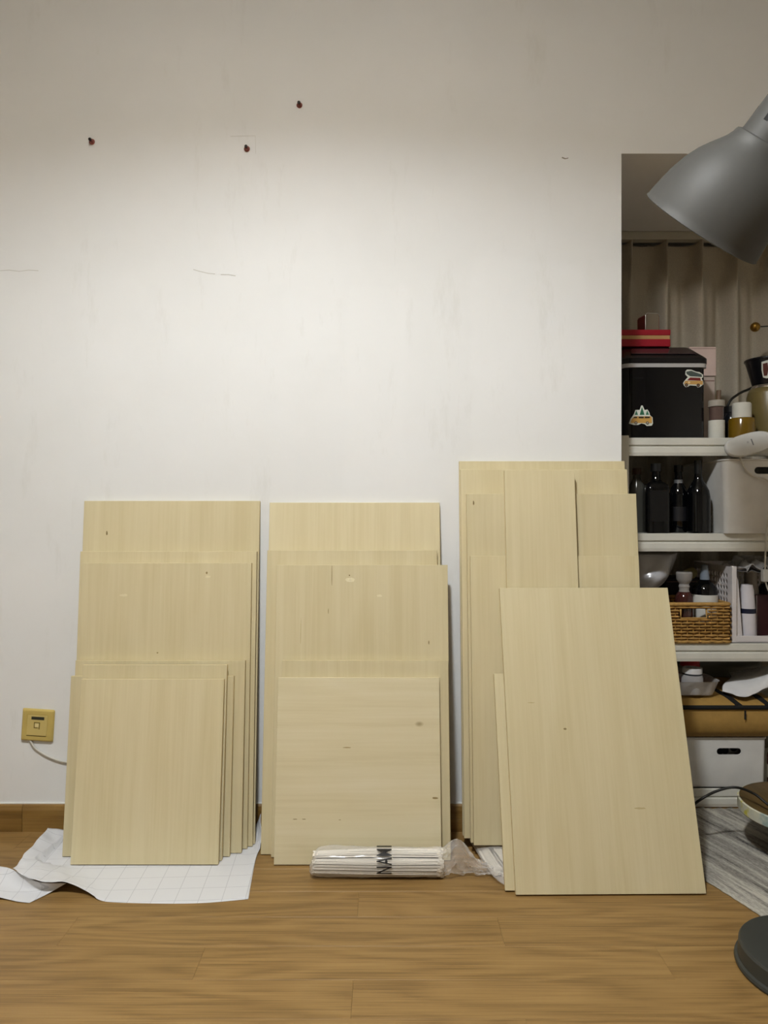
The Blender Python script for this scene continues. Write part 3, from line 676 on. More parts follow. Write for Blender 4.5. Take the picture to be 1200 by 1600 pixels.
obj('sleeve', prism(ol, .002, .055), mat('tin_red', '#7a2420', 0.4), tn); obj('end_panel', prism([(x*.9, z*.985+.0006) for x, z in ol], 0, .004), mat('tin_end', '#8d8272', 0.3, 0.3), tn)
obj('seam', tube([Vector((x, .001, z)) for x, z in ol[2:]]+[Vector((-hw, .001, .002))], .0012, 6, 1), mat('seam_silver', '#d8d4cb', 0.25, 0.6), tn)
M_PINK = mat('pale_pink_card', '#d8c2bb', 0.6)
def carton(name, lab, ua, ub, va, vb, y, dp, m, lidc=None, z0=None):
    a = pt(ua, vb, y); b_ = pt(ub, va, y); z0 = a.z if z0 is None else z0
    r = thing(name, lab, 'box', ((a.x+b_.x)/2, y, z0)); hw_ = (b_.x-a.x)/2; h_ = b_.z-z0
    obj('carton', box(-hw_, hw_, 0, dp, 0, h_, .0012), m, r)
    obj('flap_seam', box(-hw_*.96, hw_*.96, -.0004, .0006, h_*.93, h_*.945), mat('seam_brown', '#8d6f66', 0.7), r)
    return r
ztop = pt(0, 588, 2.36).z
carton('paper_box', 'pale pink carton standing on the shelf behind the white cup', 1076, 1117, 588.5, 684, 2.36, .09, mat('pale_card', '#c6b6ac', 0.6), z0=Z1)
carton('paper_box', 'pale pink carton on top of another, beside the ice maker', 1077, 1119, 542, 588, 2.355, .095, M_PINK, z0=ztop+.0006)

def bottle(name, lab, cat, u, y, z0, parts, group=None, seg=28, sx=1.0, sy=1.0):
    """parts: (name, material, profile of (radius in px, height in px)) at distance y"""
    k = y/F; r = thing(name, lab, cat, ((u-600)*k, y, z0), group=group)
    for nm, m, prof_ in parts:
        obj(nm, lathe([(a*k, b_*k) for a, b_ in prof_], seg, sx=sx, sy=sy), m, r, True, 35)
    return r
M_WP = MATS['white_plastic']; M_BLK = mat('black_plastic', '#121212', 0.35)
k = bottle('cup', 'white cup with brown middle and grey lid beside the ice maker', 'cup', 1119.5, 2.21, Z1, [
 ('cup_body', mat('cup_white', '#cfcdc3', 0.4), [(0, 0), (11.5, 0), (12, 1), (12, 29), (0, 29.3)]), ('middle', mat('cup_brown', '#5d4a44', 0.2), [(0, 29.3), (10.3, 29.4), (10.6, 50), (0, 50.5)]), ('cup_lid', mat('cup_grey', '#a29b90', 0.4), [(0, 50.5), (12.2, 50.6), (12.2, 59), (11, 60.5), (0, 60.7)])])
obj('drinking_spout', tube([Vector((.006, .0, .122)), Vector((.007, 0, .152))], .0085, 14, 1, flat=.8), mat('spout_brown', '#6a5645', 0.4), k, True, 40)
bottle('honey_jar', 'amber jar of honey with white lid between cup and olive canister', 'jar', 1159, 2.22, Z1, [
 ('jar_body', mat('amber_glass', '#6e5311', 0.15, coat=.4), [(0, 0), (18, 0), (19.5, 2), (19.5, 30), (18, 33), (0, 33.5)]), ('jar_lid', mat('cup_white', '#cfcdc3'), [(0, 33.5), (14, 33.6), (14, 55), (12.5, 57), (0, 57.2)])])
bottle('dark_jar', 'dark glass jar half hidden behind the honey jar', 'jar', 1143, 2.36, Z1, [
 ('jar_body', mat('dark_glass', '#16181c', 0.12, coat=.3), [(0, 0), (15, 0), (16, 2), (16, 40), (12, 48), (0, 48.5)]), ('jar_lid', M_BLK, [(0, 48.5), (12.5, 48.6), (12.5, 58), (0, 59)])])
M_OLIVE = mat('olive_enamel', '#6d5f38', 0.35, var=0.04)
cn = bottle('coffee_canister', 'olive metal canister with silver neck standing on the top shelf', 'canister', 1203, 2.28, Z1, [
 ('canister_body', M_OLIVE, [(0, 0), (32, 0), (33, 2), (33, 70), (31.5, 74), (31.5, 75)]), ('shoulder', M_OLIVE, [(31.5, 75), (29, 81), (25, 84)]), ('neck', mat('polished_steel', '#b5b0a2', 0.2, 0.9), [(27.5, 81.5), (27, 84), (25, 87), (0, 87.2)])])
kz = 2.28/F
dr = bottle('coffee_dripper', 'black tapered coffee dripper with sticker set on the olive canister', 'dripper', 1203, 2.28, Z1+87.6*kz, [
 ('cone', mat('dripper_black', '#101014', 0.3), [(0, 0), (25, 0), (25.5, 2), (35, 37), (36.5, 37.5), (36.5, 40), (34.5, 40), (24, 4), (0, 3.5)])])
def wrapq(deg, zz, r_=None):
    r2 = (25.5+9.5*(zz-2)/35)*kz+.0008; a = math.radians(deg); return Vector((r2*math.cos(a), r2*math.sin(a), zz*kz))
def wrap_sticker(out, m, nm, par, dr_=0.0):
    Q = []
    for a, z in out: Q.append(wrapq(a, z)*1.0)
    b = bmesh.new(); f_ = b.faces.new([b.verts.new(q+Vector((q.x, q.y, 0)).normalized()*dr_) for q in Q]); bmesh.ops.triangulate(b, faces=[f_]); return obj(nm, b, m, par)
g = wrap_sticker([(222, 32), (236, 33.5), (255, 33.5), (270, 33), (272, 22), (262, 10), (248, 9), (232, 7), (222, 9), (220, 20)], mat('sticker_d9dcd2', '#d9dcd2'), 'sticker', dr)
wrap_sticker([(225, 29), (236, 30), (238, 20), (234, 11), (225, 11), (224, 20)], mat('sticker_brown', '#5b2f26'), 'sticker_print', g, .0006)
wrap_sticker([(240, 29), (252, 28), (256, 14), (242, 13), (239, 20)], mat('sticker_cream', '#c8b68c'), 'sticker_print', g, .0006)
wrap_sticker([(258, 30), (269, 30), (270, 24), (258, 24)], mat('sticker_dark', '#22242a'), 'sticker_print', g, .0006)
P = [pt(1132, 640, 2.42), pt(1140, 628, 2.42), pt(1152, 617, 2.43), pt(1166, 610, 2.43), pt(1185, 606, 2.44), pt(1198, 640, 2.45), pt(1205, 684, 2.46)]
P[0] = pt(1131, 655, 2.43); P.insert(0, Vector((P[0].x-.005, 2.43, Z1+.003)))
P[-1].z = Z1+.003
tag(obj('appliance_lead', tube(P, .0042, 8, 6), mat('black_rubber', '#15140f', 0.5), None, True), 'black lead arching up behind the honey jar on the top shelf', 'cord')
js = thing('brass_ball_stand', 'thin black stand with brass ball tip before the curtain', 'stand', ((1236-600)*2.47/F, 2.47, Z1))
obj('foot', lathe([(0, 0), (.035, 0), (.035, .005), (.006, .008), (0, .008)], 28), M_BLK, js, True, 40)
pb = pt(1180, 511, 2.44)-js.location
obj('stem', tube([Vector((0, 0, .006)), Vector((0, 0, .2)), Vector((0, 0, pb.z+.02))], .0028, 8, 4), M_BLK, js, True)
arm_ = obj('arm', tube([pb, pb.lerp(Vector((0, 0, pb.z+.016)), .5), Vector((0, 0, pb.z+.016))], .002, 8, 4), M_BLK, js, True)
b = bmesh.new(); bmesh.ops.create_uvsphere(b, u_segments=20, v_segments=12, radius=.0165); bmesh.ops.translate(b, vec=pb, verts=b.verts[:])
obj('brass_ball', b, mat('brass', '#9a7632', 0.28, 0.85), js, True)

# ---- second tier
Z2 = LV[1]+.0004
def tub(root, x0, x1, y0, y1, h, tap, r, th, m, name='tub'):
    R = []
    for z, i in ((0, tap+.001), (.002, tap), (h*.5, tap*.5), (h-.006, 0), (h-.004, -.003), (h, -.003), (h, th), (h-.006, th), (th, tap+th), (th, tap+th)):
        R.append(rrect(x0+i, x1-i, y0+i, y1-i, z, max(r-i*.5, .004), 6))
    return obj(name, loft(R), m, root, True, 35)
wb = thing('storage_bin', 'white plastic storage bin with handle slot overhanging the second shelf', 'bin', (1.12, 2.137, Z2))
xa = 532*2.137/F-1.12; hb = pt(0, 717, 2.137).z-Z2
o = tub(wb, xa, xa+.26, 0, .35, hb, .006, .018, .003, M_WP)
cut(o, slot((1179-600)*2.137/F-1.12, (1224-600)*2.137/F-1.12, pt(0, 740.5, 2.137).z-Z2, pt(0, 729.5, 2.137).z-Z2, -.03, .03))
for p in o.data.polygons: p.use_smooth = True
o.data.set_sharp_from_angle(angle=math.radians(35))
# white oval gadget on the bin's rim
gd = thing('oval_fan_head', 'flat white oval gadget with slot and cord resting on the bin rim', 'gadget', pt(1170, 694, 2.122))
gd.rotation_euler = (math.radians(-12), math.radians(-15), 0)
kk = 2.10/F
Rg = []
for a, y in ((.90, .0085), (.985, .004), (1.0, 0), (.985, -.004), (.93, -.0075), (.5, -.0085)):
    Rg.append([Vector((39*kk*a*math.copysign(abs(math.cos(q))**.8, math.cos(q)), y, 17.5*kk*a*math.copysign(abs(math.sin(q))**.8, math.sin(q)))) for q in [2*PI*i/40 for i in range(40)]])
obj('shell', loft(Rg), mat('gadget_white', '#d2d2cf', 0.4), gd, True, 40)
obj('slot', box(.006, .009, -.0098, -.008, -.008, .012, .0005), mat('slot_grey', '#77787a', 0.5), gd)
obj('mark', box(-.008, -.003, -.0098, -.0080, .002, .008, .0005), mat('slot_light', '#b7b7b6', 0.5), gd)
Pc = [pt(1156, 712, 2.128), pt(1160, 724, 2.131), pt(1168, 737, 2.1295), pt(1182, 746, 2.129), pt(1197, 749, 2.128), pt(1206, 765, 2.127), pt(1201, 800, 2.127), pt(1197.5, 832, 2.129), pt(1196, 860, 2.14), pt(1195.5, 890, 2.145), pt(1197, 912, 2.147), pt(1206, 930, 2.15), pt(1225, 940, 2.15), pt(1250, 920, 2.15)]
iv = Matrix.LocRotScale(gd.location, gd.rotation_euler, None).inverted()
cd = obj('cord', tube([iv @ p for p in Pc], .0026, 8, 6), mat('cable_white', '#c9c5bb', 0.5), gd, True)
q = pt(1196.5, 899, 2.146)
b = box(-.0115, .0115, -.009, .009, -.019, .019, .003)
for v in b.verts: v.co = iv @ (v.co+q)
obj('inline_switch', b, mat('gadget_white', '#d2d2cf', 0.4), cd)
M_DG = mat('black_glass', '#050608', 0.05, var=0.02); M_DL = mat('dark_label_paper', '#0b0b0d', 0.35)
sq = thing('square_bottle', 'square shouldered black glass bottle on the second shelf', 'bottle', ((1025-600)*2.20/F, 2.20, Z2), math.radians(-6))
k_ = 2.20/F
R = []
for z, r_ in ((0, 16), (1, 17), (58, 17), (70, 16.5), (76, 14), (80, 9), (84, 6.2), (98, 6)):
    rr = 4.5 if r_ > 10 else r_*.95
    R.append(rrect(-r_*k_, r_*k_, -r_*k_, r_*k_, z*k_, rr*k_, 4))
obj('glass', loft(R), M_DG, sq, True, 40); obj('cap', lathe([(0, 96*k_), (8*k_, 96*k_), (8*k_, 108*k_), (0, 109*k_)], 18), M_BLK, sq, True, 40)
bl = box(-13*k_, 13*k_, -17*k_-.0006, -17*k_+.0005, 18*k_, 66*k_, .0002, 1); obj('label_panel', bl, M_DL, sq)
bottle('tall_bottle', 'slim black bottle with silvery neck tag between two larger bottles', 'bottle', 1060, 2.24, Z2, [
 ('glass', M_DG, [(0, 0), (13, 0), (14, 2), (14, 58), (11, 70), (6, 78), (5.5, 96)]), ('cap', M_BLK, [(0, 95), (6.5, 95), (6.5, 105), (0, 106)]), ('silver_tag', mat('silver_foil', '#8e8f92', 0.3, 0.7), [(6.6, 77), (6.4, 82), (6.0, 82.4)]), ('label_band', mat('grey_label', '#1b1b1e', 0.35), [(14.1, 18), (14.3, 18.2), (14.3, 40), (14.1, 40.2)])])
bottle('wine_bottle', 'tall round-shouldered black wine bottle beside the white bin', 'bottle', 1091, 2.20, Z2, [
 ('glass', M_DG, [(0, 0), (16, 0), (17.5, 2), (17.5, 56), (16, 66), (11, 76), (6.5, 84), (5.5, 92), (5.3, 106)]), ('foil', M_BLK, [(5.6, 92), (5.8, 113), (0, 114)])])
bottle('clear_bottle', 'clear ridged plastic bottle behind the plywood corner on the second shelf', 'bottle', 995, 2.27, Z2, [
 ('bottle_body', mat('smoky_plastic', '#4b4a44', 0.15, var=.05), [(0, 0), (12, 0)]+[(12.2 if j % 2 else 13.2, 3+j*4.2) for j in range(16)]+[(11, 74), (6, 84), (5.5, 90)]), ('cap', mat('brown_cap', '#4a3021', 0.4), [(0, 90), (7, 90), (7, 100), (0, 101)])])

# ---- third tier
Z3 = LV[2]+.0004
def wicker(rt, x0, x1, y0, y1, h, hole):
    bm = bmesh.new(); rows_ = 12; seg = .0175
    loop = [(Vector((x0, y0, 0)), Vector((x1, y0, 0))), (Vector((x1, y0, 0)), Vector((x1, y1, 0))), (Vector((x1, y1, 0)), Vector((x0, y1, 0))), (Vector((x0, y1, 0)), Vector((x0, y0, 0)))]
    for s, (a, b_) in enumerate(loop):
        L = (b_-a).length; n = int(L/seg); out = Vector(((b_-a).y, -(b_-a).x, 0)).normalized()
        for r_ in range(rows_):
            z = .006+(h-.022)*r_/(rows_-1); run = []
            for i in range(n*2+1):
                x = i/(n*2); p = a.lerp(b_, x)+out*(.0034*math.cos(PI*(i/2+r_)))+Vector((0, 0, z+.0012*noise.noise(Vector((i*.7, r_*3.1, s)))))
                inside = s == 0 and hole[0] < p.x < hole[1] and hole[2] < z < hole[3]
                if inside:
                    if len(run) > 2: tube(run, .0054, 6, 1, bm, .7)
                    run = []
                else: run.append(p)
            if len(run) > 2: tube(run, .0054, 6, 1, bm, .7)
        for i in range(n+1):
            p = a.lerp(b_, i/n)
            if s == 0 and hole[0] < p.x < hole[1]:
                tube([p+Vector((0, 0, .002)), p+Vector((0, 0, hole[2]))], .0019, 5, 1, bm); continue
            tube([p+Vector((0, 0, .002)), p+Vector((0, 0, h-.006))], .0019, 5, 1, bm)
    o = obj('weave', bm, mat('wicker', '#a37c41', 0.6, var=.22, scale=90), rt, True, 60); o['kind'] = 'stuff'
    M_RIM = mat('wicker_rim', '#a98245', 0.6, var=.15, scale=120)
    for z, nm in ((h-.006, 'rim'), (.005, 'foot_rim')):
        P = rrect(x0-.001, x1+.001, y0-.001, y1+.001, z, .008, 3); obj(nm, tube(P+[P[0]], .0062 if nm == 'rim' else .0052, 8, 1), M_RIM, rt, True)
    hx0, hx1, hz0, hz1 = hole
    obj('handle_frame', tube([Vector((hx0, y0-.001, hz1)), Vector((hx0, y0-.001, hz0)), Vector((hx1, y0-.001, hz0)), Vector((hx1, y0-.001, hz1))], .0034, 8, 1), M_RIM, rt, True)
    obj('base', box(x0, x1, y0, y1, .002, .005), M_RIM, rt)
yk = 2.152; kb = yk/F
bs = thing('wicker_basket', 'small brown wicker basket with handle hole on the third shelf', 'basket', (.94, yk, Z3))
hbk = pt(0, 941.5, yk).z-Z3
wicker(bs, .812-.94, 541*kb-.94, .006, .20, hbk, (464.5*kb-.94, 505*kb-.94, pt(0, 966.5, yk).z-Z3, pt(0, 951, yk).z-Z3))
zi = Z3+.006
M_CLR = film('clear_plastic', '#d8d6d4', 0.72, 0.08)
r_ = thing('white_carton', 'small white carton standing inside the wicker basket', 'box', (.925, 2.237, zi))
obj('carton', box(-.018, .026, -.012, .03, 0, .088, .001), mat('carton_white', '#cfcbc6', 0.5), r_); obj('print_strip', box(-.012, .02, -.0128, -.0118, .058, .064), mat('carton_print', '#8f9097', 0.5), r_)
r_ = thing('spice_box', 'dark red spice box inside the wicker basket', 'box', (.889, 2.19, zi))
obj('carton', box(-.014, .014, -.012, .03, 0, .095, .001), mat('dark_red_card', '#5c1717', 0.5), r_); obj('lid', box(-.0145, .0145, -.0125, .0305, .088, .098, .001), mat('dark_red_lid', '#471010', 0.5), r_)
bottle('spice_grinder', 'clear spice grinder with waisted neck standing in the wicker basket', 'grinder', 1069, 2.192, zi, [
 ('jar', mat('spice_red', '#3a1a17', 0.12, coat=.4), [(0, 0), (14, 0), (15, 2), (15, 66), (12, 72), (9, 75)]), ('neck', mat('grey_clear', '#8e8a86', 0.12, coat=.4), [(9, 75), (8, 79), (9.5, 83), (8, 87), (10, 90)]), ('grinder_top', mat('grey_clear', '#8e8a86'), [(10, 90), (13, 94), (13.5, 104), (12, 106), (0, 106)])], sx=.9, sy=.9)
bottle('sauce_bottle', 'dark bottle with white label and blue-grey spout in the wicker basket', 'bottle', 1101, 2.235, zi, [
 ('glass', M_DG, [(0, 0), (18, 0), (19, 2), (19, 72), (17, 80), (10, 87), (7, 90)]), ('label_paper', mat('label_white', '#cfccc4', 0.5), [(19.1, 25), (19.4, 25.2), (19.4, 67), (19.1, 67.2)]), ('spout', mat('blue_grey', '#76808c', 0.3), [(7, 90), (6.5, 98), (4.5, 112), (0, 114)])])
r_ = thing('tape_roll', 'pale yellow cardboard tube lying behind the basket', 'tube', (1081-600 and (1081-600)*2.37/F, 2.37, pt(0, 895, 2.37).z))
r_.rotation_euler = (PI/2, 0, math.radians(-30))
obj('tube_wall', lathe([(.017, 0), (.018, .001), (.018, .16), (.011, .16), (.011, 0), (.017, 0)], 24), mat('pale_yellow', '#a39a63', 0.5), r_, True, 40)
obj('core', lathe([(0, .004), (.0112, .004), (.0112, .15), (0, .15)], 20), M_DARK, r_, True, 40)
r_ = carton('dark_box', 'dark box standing behind the basket under the cardboard tube', 1040, 1100, 903.6, 1005, 2.36, .13, mat('dark_card', '#1b1a1c', 0.5), z0=Z3)
r_ = carton('grey_carton', 'grey white carton beside the clear plastic bag on the third shelf', 1030, 1056, 915, 1005, 2.36, .03, mat('grey_card', '#8c8b90', 0.5), z0=Z3) if False else None
# clear bag bulging forward at the shelf's left end
cb = thing('plastic_bag', 'bulging clear plastic bag at the left end of the third shelf', 'bag', (.80, 2.318, Z3))
R = []
for z, sx1, sy1, cx in ((.001, .030, .035, -.024), (.05, .032, .055, -.022), (.12, .032, .07, -.020), (.145, .055, .08, .012), (.165, .070, .085, .030), (.19, .085, .09, .042), (.225, .095, .09, .052), (.262, .10, .085, .056), (.275, .09, .07, .050)):
    R.append([Vector((cx+sx1*math.cos(a)*(1+.10*math.cos(3*a+z*20)), sy1*math.sin(a)*(1+.08*math.cos(5*a-z*30)), z)) for a in [2*PI*i/40 for i in range(40)]])
R2 = []
for i in range(len(R[0])): R2.append(catmull([r__[i] for r__ in R], 5))
R3 = [[R2[i][j] for i in range(40)] for j in range(len(R2[0]))]
b = crumple(loft(R3), .009, 14, 1.0)
for v in b.verts: v.co.z = min(max(v.co.z, .001), .266); v.co.x = min(max(v.co.x, -.044), .155)
obj('film', b, film('milky_bag', '#e6e6ea', 0.42, 0.16), cb, True)
obj('contents', crumple(loft([rrect(-.065, -.012, -.045, .05, z, .02, 5) for z in (.002, .06, .12, .16)]), .006, 20, 4), mat('bag_contents', '#75747c', 0.6), cb, True, 50)

# white perforated caddy with open front
yc = 2.172; kc = yc/F
pc = thing('perforated_caddy', 'white plastic caddy with perforated side and open front on the third shelf', 'caddy', (544.5*kc, yc, Z3))
hc = pt(0, 885, yc).z-Z3; WC, DC = .30, .27
def perf(nu, nv, ux, vz, f):
    V, Fc = [], []
    for i in range(nu):
        for j in range(nv):
            u0, v0, du, dv = ux*i/nu, vz*j/nv, ux/nu, vz/nv; base = len(V); sq_ = [(-.5,-.5),(0,-.5),(.5,-.5),(.5,0),(.5,.5),(0,.5),(-.5,.5),(-.5,0)]
            for a, b2 in sq_: V.append(f(u0+du*(.5+a), v0+dv*(.5+b2)))
            edge = i in (0, nu-1) or j in (0, nv-1)
            for a, b2 in sq_:
                l_ = math.hypot(a, b2); V.append(f(u0+du*(.5+.34*a/l_), v0+dv*(.5+.40*b2/l_)))
            for q in range(8): Fc.append((base+q, base+(q+1) % 8, base+8+(q+1) % 8, base+8+q))
            if edge: Fc.append(tuple(base+8+q for q in range(8)))
    return V, Fc
M_CAD = mat('caddy_white', '#cfc9c8', 0.4)
for x in (.001, WC-.001): solid(obj('side_panel', perf(14, 12, DC-.01, hc-.004, lambda a, b2: Vector((x, .01+a, .002+b2))), M_CAD, pc), .0022, 0)
solid(obj('back_panel', perf(20, 14, WC, hc-.004, lambda a, b2: Vector((a, DC, .002+b2))), M_CAD, pc), .0022, 0)
obj('base_tray', box(.001, WC-.001, .002, DC, .0005, .004), M_CAD, pc)
obj('front_post', box(-.001, .0135, 0, .014, 0, hc, .0015), M_CAD, pc); obj('front_post', box(WC-.0135, WC+.001, 0, .014, 0, hc, .0015), M_CAD, pc)
obj('front_lip', box(.010, WC-.010, .001, .008, .002, .020, .0015), M_CAD, pc)
obj('inner_rib', prism([(.0135, .018), (.036, .018), (.034, .03), (.0225, hc-.045), (.019, hc-.035), (.0135, hc-.036)], .010, .016), M_CAD, pc)
zc_ = Z3+.0045
bottle('white_tube', 'white tube with navy band standing inside the perforated caddy', 'tube', 1167, 2.222, zc_, [
 ('tube_body', mat('tube_white', '#d5d0d4', 0.35), [(0, 0), (13, 0), (13.5, 2), (12.5, 40), (10, 76), (8, 84), (0, 85)]), ('navy_band', mat('navy', '#191d33', 0.3), [(12.6, 40), (12.9, 40.2), (12.8, 47), (12.4, 47.3)])])
mr_ = thing('maroon_box', 'dark maroon box with white stripe inside the perforated caddy', 'box', ((1182-600)*2.262/F, 2.262, zc_), math.radians(14))
obj('carton', box(-.018, .045, 0, .03, 0, .130, .001), mat('maroon_card', '#3c1417', 0.4), mr_); obj('white_stripe', box(-.001, .0015, -.0008, .0005, 0, .130), mat('stripe_white', '#b9aeb0', 0.5), mr_); obj('black_panel', box(-.0175, -.002, -.0006, .0004, .05, .122), mat('panel_black', '#19171a', 0.4), mr_)
bottle('beige_bottle', 'beige bottle neck rising behind the maroon box in the caddy', 'bottle', 1173, 2.31, zc_, [
 ('bottle_body', mat('beige_plastic', '#8e867c', 0.4), [(0, 0), (10, 0), (11, 2), (11, 70), (9.5, 76), (9.5, 98), (0, 99)]), ('cap', mat('beige_cap', '#a49b90', 0.4), [(0, 96), (10, 96), (10, 101), (0, 101.5)])])
bottle('black_bottle', 'black pump bottle inside the perforated caddy beside the maroon box', 'bottle', 1203, 2.31, zc_, [
 ('bottle_body', M_DG, [(0, 0), (15, 0), (16, 2), (16, 72), (13, 78), (6, 80)]), ('pump', M_BLK, [(6, 80), (6, 90), (12, 91), (12, 97), (0, 98)])])
pk = thing('plastic_pouch', 'crumpled clear plastic pouches stuffed on top of the caddy', 'bag', ((1173-600)*2.25/F, 2.25, Z3+.212))
rows = []
for i in range(6):
    rr_ = []
    for j in range(9):
        x = -.055+.115*j/8; y = -.085+.15*i/5; z = .006+.022*math.sin(j*1.9+i*.5)**2+.010*i*(j/8)+.004*math.sin(i*2+j)
        rr_.append(Vector((x+.01*math.sin(i*2.1), y, z)))
    rows.append(rr_)
V, Fc = patch(rows, 4)
for v in V: v.z = min(v.z, .046)
solid(obj('film', (V, Fc), film('pouch_film', '#d0cfd0', 0.15, 0.15), pk, True), .0015)
V, Fc = patch([[Vector((p.x*.9, p.y*.9, p.z*.4-.003)) for p in r_] for r_ in rows], 4)
solid(obj('contents', (V, Fc), mat('pouch_paper', '#9b999a', 0.5), pk, True), .001)

# ---- bottom tier
Z4 = LV[3]+.0004; y4 = 2.172; k4 = y4/F
cr = thing('storage_crate', 'white plastic crate with handle slot under the tan bag', 'crate', (1.03, y4, Z4))
hc4 = pt(0, 1152, y4).z-Z4
o = tub(cr, .885-1.03, 597*k4-1.03, 0, .32, hc4, .003, .010, .003, M_WP, 'crate_body')
cut(o, slot(520*k4-1.03, 558.5*k4-1.03, pt(0, 1179.5, y4).z-Z4, pt(0, 1169, y4).z-Z4, -.03, .03))
for p in o.data.polygons: p.use_smooth = True
o.data.set_sharp_from_angle(angle=math.radians(35))
cl = thing('folded_cloth', 'dark patterned folded cloth inside the white crate', 'cloth', (1.03, y4+.03, Z4+.006))
def cloth_pattern():
    m, nt, b = nodes('patterned_cloth'); tc = N(nt, 'ShaderNodeTexCoord'); wv = N(nt, 'ShaderNodeTexVoronoi', Scale=38.0); nt.links.new(tc.outputs['Object'], wv.inputs['Vector'])
    nt.links.new(ramp(nt, wv.outputs['Distance'], [(0.42, lin('#15161c')), (0.55, lin('#9b9a9c'))]), b.inputs['Base Color']); b.inputs['Roughness'].default_value = .9; return m
obj('folds', crumple(loft([rrect(-.11, .09, .006, .20, z, .02, 5) for z in (.006, .03, .06, .09, .114)]), .004, 25, 2), cloth_pattern(), cl, True, 50)
bg = thing('zip_bag', 'tan fabric zip bag with black piping resting on the white crate', 'bag', (1.03, y4, Z4+hc4+.0008))
M_TAN = mat('tan_canvas', '#a07d3f', 0.75, var=.07, scale=60, bump=.1); M_BKF = mat('black_webbing', '#100f0e', 0.85)
xa, xb = .845-1.03, 1.215-1.03; hz_ = pt(0, 1106, 2.15).z-(Z4+hc4)
def se(z, i, bul=0): return rrect(xa+i, xb-i, -.026+i-bul, .27-i, z, .05, 8)
R = [se(0, .03), se(.006, .014), se(.03, .002, .004), se(.06, 0, .004), se(hz_-.012, .002), se(hz_, .004)]
b = loft(R, cap=True)
for v in b.verts: v.co.z = max(0, v.co.z+(.004*noise.noise(v.co*18) if v.co.z > .01 else 0))
obj('bag_body', b, M_TAN, bg, True, 50)
P = se(hz_+.001, .0015); pip = obj('zipper_band', tube(P+[P[0]], .0066, 8, 1), M_BKF, bg, True)
R = [se(hz_, .004), se(hz_+.008, .012), se(hz_+.016, .045), se(hz_+.020, .10)]
R = [[Vector((p.x, p.y, p.z+max(0, p.y)*.08)) for p in r__] for r__ in R]
obj('bag_top', loft(R), M_TAN, bg, True, 50)
for x_ in (1145, 1192):
    xs_ = (x_-600)*2.15/F-1.03
    Q = [Vector((xs_+.02-dy*.22, -.02+dy, hz_+.006+.0135*min(1, dy/.05)+max(0, dy-.02)*.08)) for dy in (0, .02, .05, .10, .16)]
    bmw = bmesh.new(); n_ = len(Q); va = [bmw.verts.new(q-Vector((.010, 0, 0))) for q in Q]; vb = [bmw.verts.new(q+Vector((.010, 0, 0))) for q in Q]
    for i in range(n_-1): bmw.faces.new((va[i], vb[i], vb[i+1], va[i+1]))
    solid(obj('strap', bmw, M_BKF, bg), .0025)
b = box(-.003, .003, -.0385, -.0365, hz_-.032, hz_-.004, .001); 
for v in b.verts: v.co.x += (1163-600)*2.14/F-1.03
obj('zip_pull', b, M_BKF, pip)
zbag = bg.location.z+hz_+.021
dt = thing('clear_tray', 'clear plastic tray sitting on the tan bag', 'tray', (.955, 2.225, zbag+.004))
R = []
for z, i in ((0, .018), (.003, .012), (.045, 0), (.047, -.002), (.045, .003), (.004, .016), (.003, .02)):
    R.append(rrect(-.075+i, .080-i, -.052+i, .07-i, z, .03, 6))
obj('tray_wall', loft(R), film('tray_plastic', '#c9c4bf', 0.66, 0.12), dt, True, 40)
bottle('clear_jar', 'small clear jar with white lid standing in the clear tray', 'jar', 1081.5, 2.21, zbag+.0085, [
 ('jar_glass', film('jar_plastic', '#c6c4c3', 0.45, 0.1), [(0, 0), (15, 0), (16, 1.5), (16, 24), (14.5, 29)]), ('dark_ring', mat('dark_ring', '#2c3036', 0.4), [(14.5, 28.5), (14.6, 31.5)]), ('jar_lid', mat('lid_white', '#d9d7d6', 0.35), [(14.6, 31.5), (14.4, 38.5), (13.4, 39.6), (0, 39.8)]), ('jar_contents', mat('jar_salt', '#a6a4a1', 0.7), [(0, .8), (14.6, .8), (14.8, 15), (0, 15.5)])])
bottle('red_canister', 'red canister with grey band behind the clear jar', 'canister', 1078, 2.31, zbag+.0006, [
 ('canister_body', mat('canister_red', '#b01c24', 0.3, coat=.3), [(0, 0), (17, 0), (17.5, 1), (17.5, 25)]), ('grey_band', mat('band_grey', '#a49c92', 0.35), [(17.5, 24), (18.2, 24.4), (18.2, 32), (15, 34.5)]), ('canister_lid', mat('canister_red', '#b01c24'), [(15, 34.5), (14.2, 36), (14, 45), (13, 46.5), (0, 46.6)])], sy=1.0)
wp = thing('carrier_bag', 'crumpled white plastic carrier bag lying on the tan bag', 'bag', ((1180-600)*2.22/F, 2.22, zbag+.008))
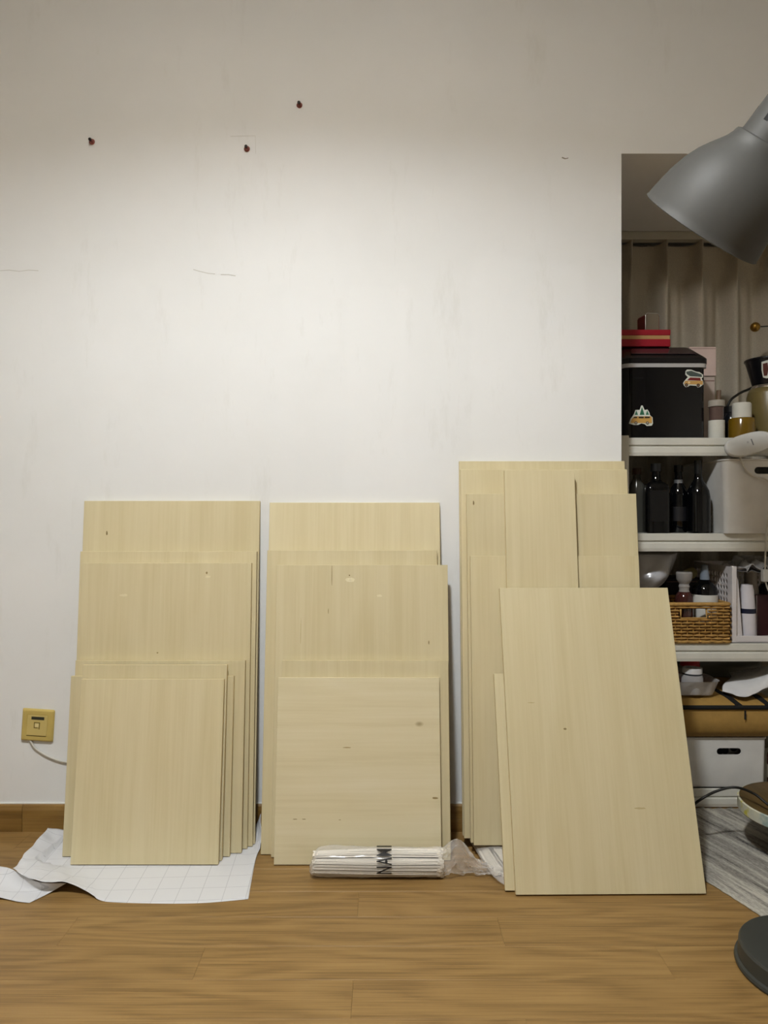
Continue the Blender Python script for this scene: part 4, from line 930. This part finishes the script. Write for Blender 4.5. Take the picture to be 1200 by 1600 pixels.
rows = [[(1128,1080,2.20),(1145,1085,2.18),(1162,1091,2.16),(1180,1083,2.17),(1205,1073,2.18),(1240,1070,2.20)],
 [(1132,1066,2.23),(1148,1066,2.22),(1168,1068,2.20),(1188,1062,2.20),(1208,1052,2.20),(1240,1050,2.22)],
 [(1142,1058,2.27),(1160,1055,2.27),(1178,1050,2.26),(1195,1044,2.25),(1212,1040,2.25),(1245,1040,2.26)],
 [(1140,1052,2.36),(1160,1048,2.36),(1180,1044,2.36),(1195,1040,2.36),(1215,1038,2.36),(1250,1038,2.36)]]
V, Fc = patch([[pt(*p)-wp.location for p in r__] for r__ in rows], 6)
for v in V:
    v += noise.noise_vector(v*35)*.004; v.z = max(v.z, .001)
solid(obj('film', (V, Fc), film('white_film', '#d4d2d1', 0.10, 0.3), wp, True), .001)
V, Fc = patch([[pt(u_, v_+3, y_+.012)-wp.location for u_, v_, y_ in r__] for r__ in rows], 4)
for v in V: v.z = max(v.z, .003)
obj('contents', (V, Fc), mat('bag_stuffing', '#8a8882', 0.8), wp, True)
gp = thing('grey_bag', 'grey-green plastic bag crammed behind the white carrier bag', 'bag', (1.16, 2.455, zbag+.010))
b = crumple(loft([rrect(-.16+i, .13-i, -.055+i, .05-i, z, .03, 8) for z, i in ((0, .01), (.03, 0), (.07, .004), (.085, .02))]), .006, 22, 5)
for v in b.verts: v.co.z = max(.0005, min(v.co.z, .095))
obj('film', b, mat('grey_green_film', '#5c5c52', 0.35), gp, True, 50)
obj('knot', crumple(lathe([(0, .094), (.012, .094), (.008, .100), (.014, .106), (0, .107)], 14), .002, 60, 3), mat('grey_green_film', '#5c5c52'), gp, True)
bottle('red_bottle', 'dark red bottle standing beside the white crate on the bottom shelf', 'bottle', 1214, 2.20, Z4, [
 ('bottle_body', mat('red_brown', '#4a1414', 0.25, coat=.3), [(0, 0), (13, 0), (14, 2), (14, 44), (12, 50), (6, 56)]), ('label_band', mat('cream_label', '#a49a88', 0.5), [(14.1, 10), (14.3, 10.2), (14.3, 30), (14.1, 30.2)]), ('cap', M_BLK, [(6, 56), (7, 56.5), (7, 68), (0, 68.5)])])
